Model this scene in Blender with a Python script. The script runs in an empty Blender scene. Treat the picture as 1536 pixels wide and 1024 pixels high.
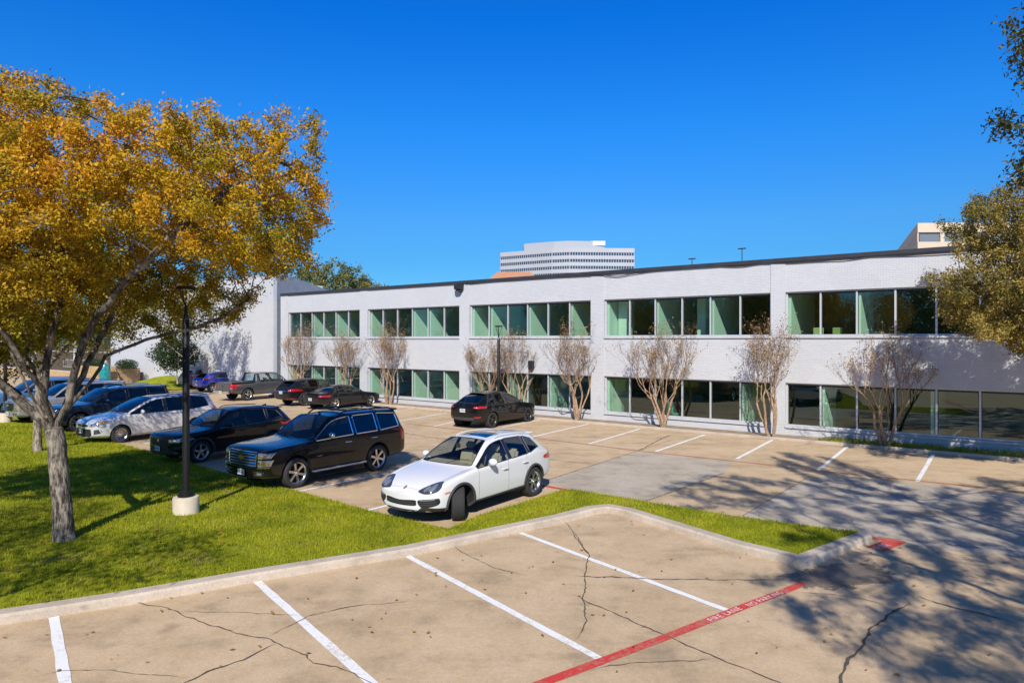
import bpy, bmesh, math, random
import numpy as np
from mathutils import Vector, Matrix
from mathutils.bvhtree import BVHTree
R = math.radians
SC = bpy.context.scene
COL = SC.collection
H = 4.0            # eye height
F = 1024.0         # focal length in photo pixels

# ------------------------------------------------------------------ helpers
def G(px, py, z=0.0):
    """where the sight line through a photo pixel meets the level z"""
    Y = F * (H - z) / (py - 510.0)
    return Vector(((px - 768.0) / F * Y, Y, z))

def tag(o, label=None, cat=None, group=None, kind=None):
    if label: o['label'] = label
    if cat: o['category'] = cat
    if group: o['group'] = group
    if kind: o['kind'] = kind
    return o

def empty(name, loc=(0, 0, 0), rz=0.0, parent=None):
    o = bpy.data.objects.new(name, None)
    COL.objects.link(o)
    o.location = loc
    o.rotation_euler = (0, 0, rz)
    if parent: o.parent = parent
    return o

def link_mesh(name, me, parent=None):
    o = bpy.data.objects.new(name, me)
    COL.objects.link(o)
    if parent: o.parent = parent
    return o

def copy_tree(o, parent=None):
    c = o.copy()
    COL.objects.link(c)
    c.parent = parent
    for ch in list(o.children):
        copy_tree(ch, c)
    return c

class MB:
    """collects shapes, builds ONE mesh object"""
    def __init__(s):
        s.v = []; s.f = []; s.m = []
    def add(s, vs, fs, mi=0):
        b = len(s.v)
        s.v += [tuple(p) for p in vs]
        s.f += [tuple(i + b for i in f) for f in fs]
        s.m += [mi] * len(fs)
    def box(s, x0, x1, y0, y1, z0, z1, mi=0, M=None):
        vs = [Vector((x, y, z)) for z in (z0, z1) for y in (y0, y1) for x in (x0, x1)]
        if M: vs = [M @ p for p in vs]
        s.add(vs, [(0, 2, 3, 1), (4, 5, 7, 6), (0, 1, 5, 4), (2, 6, 7, 3), (0, 4, 6, 2), (1, 3, 7, 5)], mi)
    def prism(s, poly, z0, z1, mi=0):
        n = len(poly)
        vs = [(p[0], p[1], z0) for p in poly] + [(p[0], p[1], z1) for p in poly]
        fs = [tuple(range(n - 1, -1, -1)), tuple(range(n, 2 * n))]
        fs += [(i, (i + 1) % n, n + (i + 1) % n, n + i) for i in range(n)]
        s.add(vs, fs, mi)
    def sheet(s, poly, mi=0):
        s.add(poly, [tuple(range(len(poly)))], mi)
    def tube(s, pts, rad, n=8, mi=0, caps=True, closed=False):
        pts = [Vector(p) for p in pts]
        k = len(pts)
        if not hasattr(rad, '__len__'): rad = [rad] * k
        rings = []
        up = None
        for i, p in enumerate(pts):
            if closed: d = pts[(i + 1) % k] - pts[i - 1]
            else: d = pts[min(i + 1, k - 1)] - pts[max(i - 1, 0)]
            d = d.normalized() if d.length > 1e-9 else Vector((0, 0, 1))
            if up is None:
                up = Vector((1, 0, 0)) if abs(d.x) < .8 else Vector((0, 1, 0))
            a = d.cross(up)
            if a.length < 1e-6: a = d.orthogonal()
            a.normalize(); up = a.cross(d).normalized()
            rings.append([p + (a * math.cos(t) + up * math.sin(t)) * rad[i] for t in [2 * math.pi * j / n for j in range(n)]])
        vs = [p for r in rings for p in r]
        fs = []
        for i in range(k if closed else k - 1):
            i2 = (i + 1) % k
            for j in range(n):
                fs.append((i * n + j, i * n + (j + 1) % n, i2 * n + (j + 1) % n, i2 * n + j))
        if caps and not closed:
            fs.append(tuple(range(n - 1, -1, -1)))
            fs.append(tuple((k - 1) * n + j for j in range(n)))
        s.add(vs, fs, mi)
    def lathe(s, prof, n=24, mi=0, M=None, close=False):
        """prof: (r, z) list, around z"""
        k = len(prof)
        vs = [Vector((r * math.cos(2 * math.pi * j / n), r * math.sin(2 * math.pi * j / n), z)) for r, z in prof for j in range(n)]
        if M: vs = [M @ p for p in vs]
        fs = []
        for i in range(k if close else k - 1):
            i2 = (i + 1) % k
            for j in range(n):
                fs.append((i * n + j, i * n + (j + 1) % n, i2 * n + (j + 1) % n, i2 * n + j))
        s.add(vs, fs, mi)
    def ball(s, c, r, mi=0, n=12, m=8, sc=(1, 1, 1), M=None):
        vs = []; fs = []
        for i in range(m + 1):
            t = math.pi * i / m
            for j in range(n):
                a = 2 * math.pi * j / n
                p = Vector((r * sc[0] * math.sin(t) * math.cos(a), r * sc[1] * math.sin(t) * math.sin(a), r * sc[2] * math.cos(t)))
                if M: p = M @ p
                vs.append(p + Vector(c))
        for i in range(m):
            for j in range(n):
                fs.append((i * n + j, (i + 1) * n + j, (i + 1) * n + (j + 1) % n, i * n + (j + 1) % n))
        s.add(vs, fs, mi)
    def build(s, name, mats, parent=None, smooth=None, bevel=0):
        me = bpy.data.meshes.new(name)
        me.from_pydata(s.v, [], s.f)
        if not isinstance(mats, (list, tuple)): mats = [mats]
        for m in mats: me.materials.append(m)
        me.polygons.foreach_set('material_index', s.m)
        me.validate()
        fix_normals(me)
        if smooth is not None: shade(me, smooth)
        o = link_mesh(name, me, parent)
        if bevel:
            b = o.modifiers.new('bevel', 'BEVEL'); b.width = bevel; b.segments = 2; b.limit_method = 'ANGLE'
        return o

def fix_normals(me):
    bm = bmesh.new(); bm.from_mesh(me)
    bmesh.ops.recalc_face_normals(bm, faces=bm.faces)
    bm.to_mesh(me); bm.free(); me.update()

def shade(me, ang):
    me.polygons.foreach_set('use_smooth', [True] * len(me.polygons))
    me.set_sharp_from_angle(angle=R(ang))

# ------------------------------------------------------------------ materials
class NT:
    def __init__(s, name):
        s.m = bpy.data.materials.new(name)
        s.m.use_nodes = True
        s.t = s.m.node_tree
        s.b = s.t.nodes['Principled BSDF']
        s.out = s.t.nodes['Material Output']
    def n(s, typ, **kw):
        nd = s.t.nodes.new('ShaderNode' + typ)
        for k, v in kw.items():
            if k in nd.inputs: nd.inputs[k].default_value = v
            else: setattr(nd, k, v)
        return nd
    def l(s, a, b): s.t.links.new(a, b)
    def coord(s, kind='Object', scale=None):
        c = s.n('TexCoord').outputs[kind]
        if scale is not None:
            mp = s.n('Mapping'); s.l(c, mp.inputs['Vector'])
            mp.inputs['Scale'].default_value = scale if hasattr(scale, '__len__') else (scale,) * 3
            c = mp.outputs['Vector']
        return c
    def noise(s, scale, vec=None, detail=4, rough=.55):
        nd = s.n('TexNoise'); nd.inputs['Scale'].default_value = scale
        nd.inputs['Detail'].default_value = detail; nd.inputs['Roughness'].default_value = rough
        if vec is not None: s.l(vec, nd.inputs['Vector'])
        return nd.outputs['Fac']
    def ramp(s, fac, stops):
        nd = s.n('ValToRGB'); s.l(fac, nd.inputs['Fac'])
        e = nd.color_ramp.elements
        while len(e) < len(stops): e.new(.5)
        for i, (p, c) in enumerate(stops):
            e[i].position = p
            e[i].color = (c, c, c, 1) if not hasattr(c, '__len__') else tuple(c) + (1,) * (4 - len(c))
        return nd.outputs['Color']
    def mix(s, fac, a, b, mode='MIX'):
        nd = s.n('Mix', data_type='RGBA', blend_type=mode)
        for sock, v in ((nd.inputs[0], fac), (nd.inputs[6], a), (nd.inputs[7], b)):
            if isinstance(v, bpy.types.NodeSocket): s.l(v, sock)
            elif hasattr(v, '__len__'): sock.default_value = tuple(v) + (1,) * (4 - len(v))
            else: sock.default_value = v
        return nd.outputs[2]
    def bump(s, hgt, strength=.3, dist=.02):
        nd = s.n('Bump'); nd.inputs['Strength'].default_value = strength; nd.inputs['Distance'].default_value = dist
        s.l(hgt, nd.inputs['Height']); s.l(nd.outputs['Normal'], s.b.inputs['Normal'])
        return nd

def c4(c): return tuple(c) + (1,) * (4 - len(c))

def pbr(name, col, rough=.6, metal=0., coat=0., var=0., vs=4., bump=0., bs=60., spec=.5, emit=None):
    t = NT(name)
    t.b.inputs['Roughness'].default_value = rough
    t.b.inputs['Metallic'].default_value = metal
    t.b.inputs['Coat Weight'].default_value = coat
    t.b.inputs['Coat Roughness'].default_value = .03
    t.b.inputs['Specular IOR Level'].default_value = spec
    if var:
        f = t.noise(vs, t.coord(), 5)
        c = t.mix(t.ramp(f, [(.3, 0), (.7, 1)]), [x * (1 - var) for x in col], [min(1, x * (1 + var)) for x in col])
        t.l(c, t.b.inputs['Base Color'])
    else:
        t.b.inputs['Base Color'].default_value = c4(col)
    if bump:
        t.bump(t.noise(bs, t.coord(), 4), bump, .01)
    return t.m

def glass(name, tint, refl=1.0, rough=0.0, ior=1.5, dark=None):
    """thin tinted pane: transparent body, fresnel mirror on top"""
    t = NT(name)
    t.t.nodes.remove(t.b)
    tr = t.n('BsdfTransparent'); tr.inputs['Color'].default_value = c4(tint)
    gl = t.n('BsdfGlossy'); gl.inputs['Roughness'].default_value = rough
    gl.inputs['Color'].default_value = (refl, refl, refl, 1) if not hasattr(refl, '__len__') else c4(refl)
    lw = t.n('LayerWeight'); lw.inputs['Blend'].default_value = .5          # symmetric Schlick curve: a thin sheet, same from both sides
    p5 = t.n('Math', operation='POWER'); t.l(lw.outputs['Facing'], p5.inputs[0]); p5.inputs[1].default_value = 4.0
    f0 = 2 * ((ior - 1) / (ior + 1)) ** 2
    fr = t.n('Math', operation='MULTIPLY_ADD'); t.l(p5.outputs[0], fr.inputs[0]); fr.inputs[1].default_value = 1 - f0; fr.inputs[2].default_value = f0
    mx = t.n('MixShader')
    t.l(fr.outputs[0], mx.inputs[0]); t.l(tr.outputs[0], mx.inputs[1]); t.l(gl.outputs[0], mx.inputs[2])
    t.l(mx.outputs[0], t.out.inputs['Surface'])
    return t.m

def leafmat(name, cols, trans=.35, rough=.55, clump=.5, scale=.5, low=None):
    """leaves: colour differs from leaf to leaf and from spray to spray"""
    t = NT(name)
    isl = t.n('NewGeometry').outputs['Random Per Island']
    nz = t.noise(scale, t.coord(), 3)
    a = t.n('Math', operation='MULTIPLY_ADD'); t.l(isl, a.inputs[0]); a.inputs[1].default_value = 1 - clump
    b = t.n('Math', operation='MULTIPLY'); t.l(t.ramp(nz, [(.32, 0), (.68, 1)]), b.inputs[0]); b.inputs[1].default_value = clump
    t.l(b.outputs[0], a.inputs[2])
    k = len(cols)
    c = t.ramp(a.outputs[0], [(i / (k - 1) if k > 1 else 0, x) for i, x in enumerate(cols)])
    if low:           # the lower sprays have not turned yet
        sp = t.n('SeparateXYZ'); t.l(t.coord(), sp.inputs[0])
        q = t.n('Math', operation='MULTIPLY_ADD'); t.l(t.noise(.8, t.coord(), 4, .6), q.inputs[0]); q.inputs[1].default_value = -3.0; t.l(sp.outputs['Z'], q.inputs[2])
        mr = t.n('MapRange'); t.l(q.outputs[0], mr.inputs['Value']); mr.inputs['From Min'].default_value = low[0] - 1.5; mr.inputs['From Max'].default_value = low[1] - 1.5
        mr.inputs['To Min'].default_value = .75; mr.inputs['To Max'].default_value = 0
        c = t.mix(mr.outputs[0], c, t.mix(isl, [x * .6 for x in low[2]], [x * 1.5 for x in low[2]]))
    t.t.nodes.remove(t.b)
    d = t.n('BsdfPrincipled'); d.inputs['Roughness'].default_value = rough; d.inputs['Specular IOR Level'].default_value = .3
    s = t.n('BsdfTranslucent')
    t.l(c, d.inputs['Base Color']); t.l(c, s.inputs['Color'])
    mx = t.n('MixShader'); mx.inputs[0].default_value = trans
    t.l(d.outputs[0], mx.inputs[1]); t.l(s.outputs[0], mx.inputs[2])
    t.l(mx.outputs[0], t.out.inputs['Surface'])
    return t.m

def concrete(name, base, stain=.5, joint=False, grain=.18):
    t = NT(name)
    v = t.coord()
    big = t.noise(.22, v, 5, .6)
    mid = t.noise(1.7, v, 6, .65)
    fine = t.noise(70, v, 3, .7)
    c = t.mix(t.ramp(big, [(.3, 0), (.7, 1)]), [x * .86 for x in base], [x * 1.10 for x in base])
    c = t.mix(t.ramp(mid, [(.30, .75), (.52, 0)]), c, [base[0] * .60, base[1] * .62, base[2] * .66])
    # long faint oil and water marks
    st = t.noise(1.0, t.coord('Object', (.25, .9, 1)), 6, .7)
    c = t.mix(t.ramp(st, [(.54, 0), (.68, stain * 1.3)]), c, [base[0] * .52, base[1] * .52, base[2] * .55])
    sp = t.noise(9, v, 2, .5)
    c = t.mix(t.ramp(sp, [(.70, 0), (.78, .5)]), c, [x * .5 for x in base])
    wv = t.noise(.75, v, 7, .72)                                   # blotchy weathering
    c = t.mix(t.ramp(wv, [(.42, 0), (.60, .75)]), c, [base[0] * 1.16, base[1] * 1.18, base[2] * 1.26])
    oil = t.noise(.9, t.coord('Object', (1, 1, 1)), 3, .5)
    c = t.mix(t.ramp(oil, [(.68, 0), (.76, stain)]), c, [base[0] * .42, base[1] * .42, base[2] * .46])
    vo = t.n('TexVoronoi'); vo.inputs['Scale'].default_value = 55; t.l(v, vo.inputs['Vector'])     # aggregate
    pb = t.mix(t.ramp(vo.outputs['Distance'], [(.12, 1), (.35, 0)]), (1, 1, 1), (.72, .70, .68))
    c = t.mix(1.0, c, pb, 'MULTIPLY')
    md2 = t.noise(16, v, 4, .7)
    gr2 = t.mix(t.ramp(md2, [(.25, 0), (.75, 1)]), (.88,) * 3, (1.10,) * 3)
    c = t.mix(1.0, c, gr2, 'MULTIPLY')
    gr = t.mix(t.ramp(fine, [(.2, 0), (.8, 1)]), (1 - grain,) * 3, (1 + grain,) * 3)
    c = t.mix(1.0, c, gr, 'MULTIPLY')
    t.l(c, t.b.inputs['Base Color'])
    t.b.inputs['Roughness'].default_value = .85
    t.b.inputs['Specular IOR Level'].default_value = .25
    t.bump(fine, .25, .004)
    return t.m

def painted(name, col, under, wear=.5):
    """road paint with worn patches that show the slab"""
    t = NT(name)
    v = t.coord()
    w = t.noise(14, v, 6, .75)
    w2 = t.noise(1.3, v, 3)
    m = t.n('Math', operation='MULTIPLY_ADD'); t.l(w2, m.inputs[0]); m.inputs[1].default_value = .5; 
    t.l(w, m.inputs[2])
    c = t.mix(t.ramp(m.outputs[0], [(.82 - .18 * wear, 0), (.98 - .15 * wear, min(1, .5 + wear * .5))]), col, under)
    t.l(c, t.b.inputs['Base Color'])
    t.b.inputs['Roughness'].default_value = .7
    return t.m

def white_brick():
    t = NT('white painted brick')
    sx = t.n('SeparateXYZ'); t.l(t.coord(), sx.inputs[0])
    ad = t.n('Math', operation='ADD'); t.l(sx.outputs['X'], ad.inputs[0]); t.l(sx.outputs['Y'], ad.inputs[1])
    cb = t.n('CombineXYZ'); t.l(ad.outputs[0], cb.inputs['X']); t.l(sx.outputs['Z'], cb.inputs['Y'])
    br = t.n('TexBrick')
    t.l(cb.outputs[0], br.inputs['Vector'])
    br.inputs['Scale'].default_value = 1.0
    br.inputs['Brick Width'].default_value = .21; br.inputs['Row Height'].default_value = .068
    br.inputs['Mortar Size'].default_value = .006; br.inputs['Mortar Smooth'].default_value = .3
    br.inputs['Color1'].default_value = (.585, .595, .612, 1); br.inputs['Color2'].default_value = (.54, .55, .567, 1)
    br.inputs['Mortar'].default_value = (.42, .435, .465, 1)
    n1 = t.noise(.6, t.coord(), 5)
    n2 = t.noise(3.5, t.coord('Object', (1, 1, .25)), 5, .7)
    c = t.mix(t.ramp(n1, [(.3, .22), (.65, 0)]), br.outputs['Color'], (.50, .51, .54))
    c = t.mix(t.ramp(n2, [(.58, 0), (.8, .25)]), c, (.46, .46, .47))
    n3 = t.noise(2.2, t.coord('Object', (1.6, 1.6, .12)), 6, .75)     # rain streaks
    c = t.mix(t.ramp(n3, [(.60, 0), (.76, .30)]), c, (.42, .42, .43))
    n4 = t.noise(.35, t.coord(), 2)
    c = t.mix(t.ramp(n4, [(.50, 0), (.52, .10)]), c, (.70, .70, .70))   # later coats of paint
    t.l(c, t.b.inputs['Base Color'])
    t.b.inputs['Roughness'].default_value = .65
    inv = t.n('Math', operation='SUBTRACT'); inv.inputs[0].default_value = 1; t.l(br.outputs['Fac'], inv.inputs[1])
    add = t.n('Math', operation='MULTIPLY_ADD'); t.l(t.noise(30, t.coord()), add.inputs[0]); add.inputs[1].default_value = .35
    t.l(inv.outputs[0], add.inputs[2])
    t.bump(add.outputs[0], .45, .008)
    return t.m

def _rng(t, v, a, b):
    m = t.n('MapRange'); t.l(v, m.inputs['Value']); m.inputs['From Min'].default_value = a; m.inputs['From Max'].default_value = b
    return m.outputs[0]
def barkmat(name, dark, light, scale=1.0, mott=False):
    t = NT(name)
    v = t.coord('Object', (11 * scale, 11 * scale, 2.4 * scale))
    w = t.noise(1.6, v, 7, .7)
    bl = t.noise(3.0 * scale, t.coord(), 4, .6)
    c = t.mix(t.ramp(w, [(.43, 0), (.60, 1)]), dark, light)
    c = t.mix(t.ramp(bl, [(.55, 0), (.70, .6)]), c, [min(1, x * 1.3) for x in light])
    if mott:
        sp = t.n('SeparateXYZ'); t.l(t.coord(), sp.inputs[0])
        ad = t.n('Math', operation='MULTIPLY_ADD'); t.l(bl, ad.inputs[0]); ad.inputs[1].default_value = 1.6; t.l(sp.outputs['Z'], ad.inputs[2])
        c = t.mix(t.ramp(ad.outputs[0], [(.0, 0), (1.0, 1)]) if False else _rng(t, ad.outputs[0], 2.3, 3.6), c, t.mix(t.ramp(bl, [(.5, 0), (.62, .7)]), t.mix(t.ramp(w, [(.36, 0), (.66, 1)]), [x * .5 for x in dark], [x * .42 for x in light]), light))
    t.l(c, t.b.inputs['Base Color'])
    t.b.inputs['Roughness'].default_value = .9
    t.b.inputs['Specular IOR Level'].default_value = .15
    t.bump(w, 1.0, .05)
    return t.m

TAN = (.545, .40, .245)
GREY = (.46, .39, .30)
M = {}
M['lot'] = concrete('tan concrete', TAN, .55)
M['aisle'] = concrete('grey concrete', GREY, .6)
M['kerb'] = concrete('kerb concrete', (.50, .42, .33), .4)
M['crack'] = pbr('crack shade', (.10, .085, .07), .95)
M['line'] = painted('white road paint', (.84, .84, .84), TAN, .35)
M['tanline'] = painted('pale joint filler', (.66, .55, .42), TAN, .6)
M['red'] = painted('red road paint', (.60, .045, .035), (.42, .22, .15), .55)
M['redold'] = painted('worn red paint', (.50, .12, .085), (.45, .28, .19), 1.0)
M['letter'] = painted('white stencil paint', (.80, .74, .74), (.60, .10, .09), .25)
M['white_brick'] = white_brick()
M['wall'] = pbr('white painted render', (.62, .625, .645), .7, var=.06, vs=.5, bump=.1, bs=20)
M['cap'] = pbr('black roof flashing', (.035, .037, .045), .5, var=.2)
M['roof'] = pbr('roof membrane', (.35, .34, .33), .9, var=.2)
M['alu'] = pbr('silver mullion', (.62, .63, .65), .4, metal=.3)
M['alu_dark'] = pbr('dark window gasket', (.03, .032, .035), .5)
M['pane'] = glass('green tinted pane', (.66, .86, .75), (.78, .93, .86), 0, 1.72)
M['office'] = pbr('office paint', (.80, .84, .78), .8)
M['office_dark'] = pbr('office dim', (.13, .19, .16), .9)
M['carpet'] = pbr('office carpet', (.12, .15, .14), .95, var=.2)
M['ceil'] = pbr('office ceiling', (.5, .55, .52), .9)
M['darkpane'] = glass('dark entrance glass', (.12, .16, .18), .9, 0, 1.6)
M['black'] = pbr('black powder coat', (.010, .010, .011), .5, spec=.3)
M['blackplastic'] = pbr('black plastic', (.02, .02, .022), .5)
M['lampglass'] = pbr('lamp lens', (.55, .55, .5), .2)
M['footing'] = pbr('footing concrete', (.58, .50, .40), .9, var=.16, vs=3, bump=.3, bs=40)
M['chrome'] = pbr('chrome', (.78, .79, .80), .12, metal=1)
M['alloy'] = pbr('alloy rim', (.62, .62, .63), .28, metal=1)
M['darkalloy'] = pbr('dark alloy', (.10, .10, .105), .35, metal=.9)
M['tyre'] = pbr('tyre rubber', (.028, .028, .029), .85, bump=.2, bs=120)
M['cladding'] = pbr('grey plastic cladding', (.045, .045, .047), .65)
M['well'] = pbr('wheel arch lining', (.012, .012, .012), .95)
M['carglass'] = glass('car glass', (.70, .78, .78), .95, 0, 1.42)
M['tint'] = glass('privacy glass', (.05, .06, .07), .95, 0, 1.55)
M['midtint'] = glass('tinted car glass', (.22, .27, .28), .95, 0, 1.55)
M['lens'] = pbr('clear lamp lens', (.42, .44, .47), .08, metal=.6, coat=1)
M['lensdark'] = pbr('smoked lamp housing', (.07, .08, .10), .08, metal=.3, coat=1)
M['redlens'] = pbr('red lamp lens', (.45, .012, .015), .12, coat=1)
M['amber'] = pbr('amber lens', (.62, .20, .02), .15, coat=1)
M['plate'] = pbr('number plate', (.72, .74, .75), .4)
M['ink'] = pbr('plate ink', (.05, .06, .12), .5)
M['beige'] = pbr('beige trim', (.52, .41, .27), .7)
M['seatgrey'] = pbr('grey seat', (.06, .06, .065), .8)
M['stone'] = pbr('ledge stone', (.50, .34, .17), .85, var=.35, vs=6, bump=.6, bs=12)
M['teal'] = pbr('teal glaze', (.02, .22, .24), .25, coat=.6, var=.4, vs=5)
M['bark'] = barkmat('rough bark', (.055, .045, .036), (.41, .355, .29), mott=True)
M['barkgrey'] = barkmat('grey bark', (.13, .10, .08), (.46, .38, .31))
M['myrtle'] = barkmat('smooth tan bark', (.30, .19, .115), (.52, .37, .25), 1.6)
M['twig'] = pbr('dry twig', (.185, .105, .065), .9, var=.3, vs=3)
# ------------------------------------------------------------------ camera, sun, sky
cam = bpy.data.cameras.new('camera')
cam.lens = 24.0; cam.sensor_width = 36.0; cam.shift_y = -2.0 / 1536; cam.clip_end = 2000; cam.clip_start = .05
co = bpy.data.objects.new('camera', cam); COL.objects.link(co)
co.location = (0, 0, H); co.rotation_euler = (R(90), 0, 0)
SC.camera = co

SUN_EL = 38.0
SKYRAMP = [(0.0, (.19, .50, .80)), (.117, (.17, .52, .85)), (.163, (.19, .58, .95)), (.29, (.09, .66, 1.3)), (.43, (.02, .60, 1.46)), (.60, (.10, .46, .95)), (1.0, (.26, .46, .70))]
sun_dir = Vector((-.05, -1, 0)).normalized() * math.cos(R(SUN_EL)) + Vector((0, 0, math.sin(R(SUN_EL))))
sl = bpy.data.lights.new('sun', 'SUN'); sl.energy = 5.0; sl.angle = R(.53); sl.color = (1.0, .94, .84)
so = bpy.data.objects.new('sun', sl); COL.objects.link(so)
so.rotation_euler = sun_dir.to_track_quat('Z', 'Y').to_euler(); so.location = (0, -20, 30)

W = bpy.data.worlds.new('World'); SC.world = W; W.use_nodes = True
wt = W.node_tree
bg = wt.nodes['Background']; bg.inputs['Strength'].default_value = .12
sky = wt.nodes.new('ShaderNodeTexSky'); sky.sky_type = 'NISHITA'; sky.sun_disc = False
sky.sun_elevation = R(SUN_EL); sky.sun_rotation = math.atan2(sun_dir.x, sun_dir.y)
sky.altitude = 150; sky.air_density = 1.0; sky.dust_density = .15; sky.ozone_density = 3.0
tc = wt.nodes.new('ShaderNodeTexCoord'); sx = wt.nodes.new('ShaderNodeSeparateXYZ'); wt.links.new(tc.outputs['Generated'], sx.inputs[0])
rp = wt.nodes.new('ShaderNodeValToRGB'); wt.links.new(sx.outputs['Z'], rp.inputs['Fac'])      # deepens the lower sky, dulls the blue overhead to change the fill light
els = rp.color_ramp.elements
while len(els) < len(SKYRAMP): els.new(.5)
for e_, (p_, c_) in zip(els, SKYRAMP): e_.position = p_; e_.color = c_ + (1,)
hs = wt.nodes.new('ShaderNodeMix'); hs.data_type = 'RGBA'; hs.blend_type = 'MULTIPLY'; hs.inputs[0].default_value = 1
wt.links.new(sky.outputs[0], hs.inputs[6]); wt.links.new(rp.outputs[0], hs.inputs[7])
wt.links.new(hs.outputs[2], bg.inputs['Color'])
SC.view_settings.view_transform = 'Standard'; SC.view_settings.look = 'None'
SC.view_settings.exposure = 0.12; SC.view_settings.gamma = 1.0
SC.cycles.max_bounces = 8; SC.cycles.transparent_max_bounces = 16
SC.cycles.use_denoising = True
SC.cycles.caustics_reflective = False; SC.cycles.caustics_refractive = False

# ------------------------------------------------------------------ ground
def structure(name, mb, m, **k):
    o = mb.build(name, m, **k); o['kind'] = 'structure'; return o

g = MB()
N = 40
ext = 700
for i in range(1): g.sheet([(-ext, -ext, 0), (ext, -ext, 0), (ext, ext, 0), (-ext, ext, 0)])
structure('parking_lot', g, M['lot'])

UF = Vector((.7928, -.6095, 0))      # along the facade, to the right
UN = Vector((.6095, .7928, 0))       # into the building
STALL = Vector((.581, .814, 0))      # stall direction

def strip(name, a, b, w, m, z=.004, worn=0):
    """painted stripe from a to b on the ground, its long edges slightly uneven"""
    a = Vector((a.x, a.y, z)); b = Vector((b.x, b.y, z))
    d = b - a; L = d.length; d.normalize(); s = Vector((-d.y, d.x, 0))
    n = max(2, int(L / .25)); rnd = random.Random(int(a.x * 100) + int(b.y * 10))
    mb = MB(); vs = []; fs = []
    for i in range(n + 1):
        p = a + d * L * i / n
        e0 = rnd.uniform(-.006, .006); e1 = rnd.uniform(-.006, .006)
        vs += [p - s * (w / 2 + e0), p + s * (w / 2 + e1)]
        if i: fs.append((2 * i - 2, 2 * i - 1, 2 * i + 1, 2 * i))
    mb.add(vs, fs)
    return structure(name, mb, m)

def polyline_strip(name, pts, w, m, z, jit=0., seed=0, taper=False, sub=.12, wj=1.):
    rnd = random.Random(seed)
    P = []
    for a, b in zip(pts[:-1], pts[1:]):
        n = max(1, int((b - a).length / sub))
        P += [a.lerp(b, i / n) for i in range(n)]
    P.append(pts[-1])
    vs = []; fs = []
    off = 0
    for i, p in enumerate(P):
        d = (P[min(i + 1, len(P) - 1)] - P[max(i - 1, 0)]).normalized(); s = Vector((-d.y, d.x, 0))
        off = off * .75 + rnd.uniform(-jit, jit)
        ww = w * (1 + wj * rnd.uniform(-.65, .3) if jit else 1)
        if taper: ww *= max(.15, min(1, i / 4, (len(P) - 1 - i) / 4))
        q = p + s * off
        vs += [(q.x - s.x * ww / 2, q.y - s.y * ww / 2, z), (q.x + s.x * ww / 2, q.y + s.y * ww / 2, z)]
        if i: fs.append((2 * i - 2, 2 * i - 1, 2 * i + 1, 2 * i))
    return vs, fs

# grey slabs of the drive aisle
sl1 = MB(); sl1.sheet([G(*p, .004) for p in ((814, 722), (957, 677), (1098, 692), (1087, 709), (970, 751), (905, 745))])
structure('drive_aisle', sl1, M['aisle'])
sl2 = MB(); sl2.sheet([G(*p, .004) for p in ((1113, 774), (1195, 725.5), (1243, 712), (1536, 741), (1900, 778), (1900, 870), (1400, 822), (1289, 803))])
structure('drive_aisle', sl2, M['aisle'])
jn = MB()
for a, b in (((814, 722), (957, 676)), ((957, 676), (1010, 659)), ((970, 751), (1087, 709)), ((1113, 774), (1215, 714)), ((900, 697), (640, 668)), ((1010, 731), (1180, 740)), ((1186, 745), (1536, 772)), ((1289, 803), (1536, 828))):
    v, f = polyline_strip('', [G(*a), G(*b)], .02, None, .0095, .002, 3)
    jn.add(v, f)
structure('pavement_joint', jn, M['crack'])

# stall lines: (from, to, width)
near = [((81, 925), (108, 1085), .13), ((386, 872), (600, 1062), .13), ((608, 832), (900, 988), .125), ((781, 799), (1090, 915), .12)]
far = [((886, 635), (794, 656)), ((818, 628), (753, 641)), ((960, 643), (883, 665.6)), ((682, 632), (648, 640)), ((671, 619), (592, 632.5)), ((619, 613), (586, 618)),
       ((1057, 652), (983, 677)), ((1158, 660), (1105, 688)), ((1272, 669), (1227, 705)), ((1400, 681), (1376, 722)), ((583, 709), (447, 737)), ((592, 755), (548, 766)), ((1545, 694), (1552, 740))]
for a, b, w in near: strip('parking_line', G(*a), G(*b), w, M['line'], .006)
for a, b in far: strip('parking_line', G(*a), G(*b), .12, M['line'], .006)
# lines between the cars of the left row
for a in ((215, 665), (300, 712), (372, 735)):
    p = G(*a); strip('parking_line', p, p + STALL * 4.6, .11, M['line'], .006)
v, f = polyline_strip('', [G(945, 651.5), G(1300, 678), G(1420, 690)], .05, None, .005, .0, 3)
mb = MB(); mb.add(v, f); structure('parking_line', mb, M['tanline'])

# fire lane
def fire_strip(pts, w, m, seed, z=.008):
    v, f = polyline_strip('', [G(*p) for p in pts], w, None, z, .0015, seed, sub=.25, wj=.06)
    mb = MB(); mb.add(v, f); return structure('fire_lane_stripe', mb, m)
fire = fire_strip([(640, 1090), (815, 1024), (1005, 953), (1120, 908), (1180, 885), (1206, 874)], .155, M['red'], 5)
fire_strip([(609, 635), (677, 643), (805, 657), (900, 668.6), (957, 676), (1098, 690.8), (1223, 705), (1400, 723), (1600, 746)], .11, M['redold'], 6)
fire_strip([(808, 727), (848, 734)], .16, M['red'], 7)
fire_strip([(1306, 806.5), (1344, 811.5)], .14, M['red'], 8)
fire_strip([(1313, 824), (1347, 810)], .34, M['red'], 9, .0095)

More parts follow.
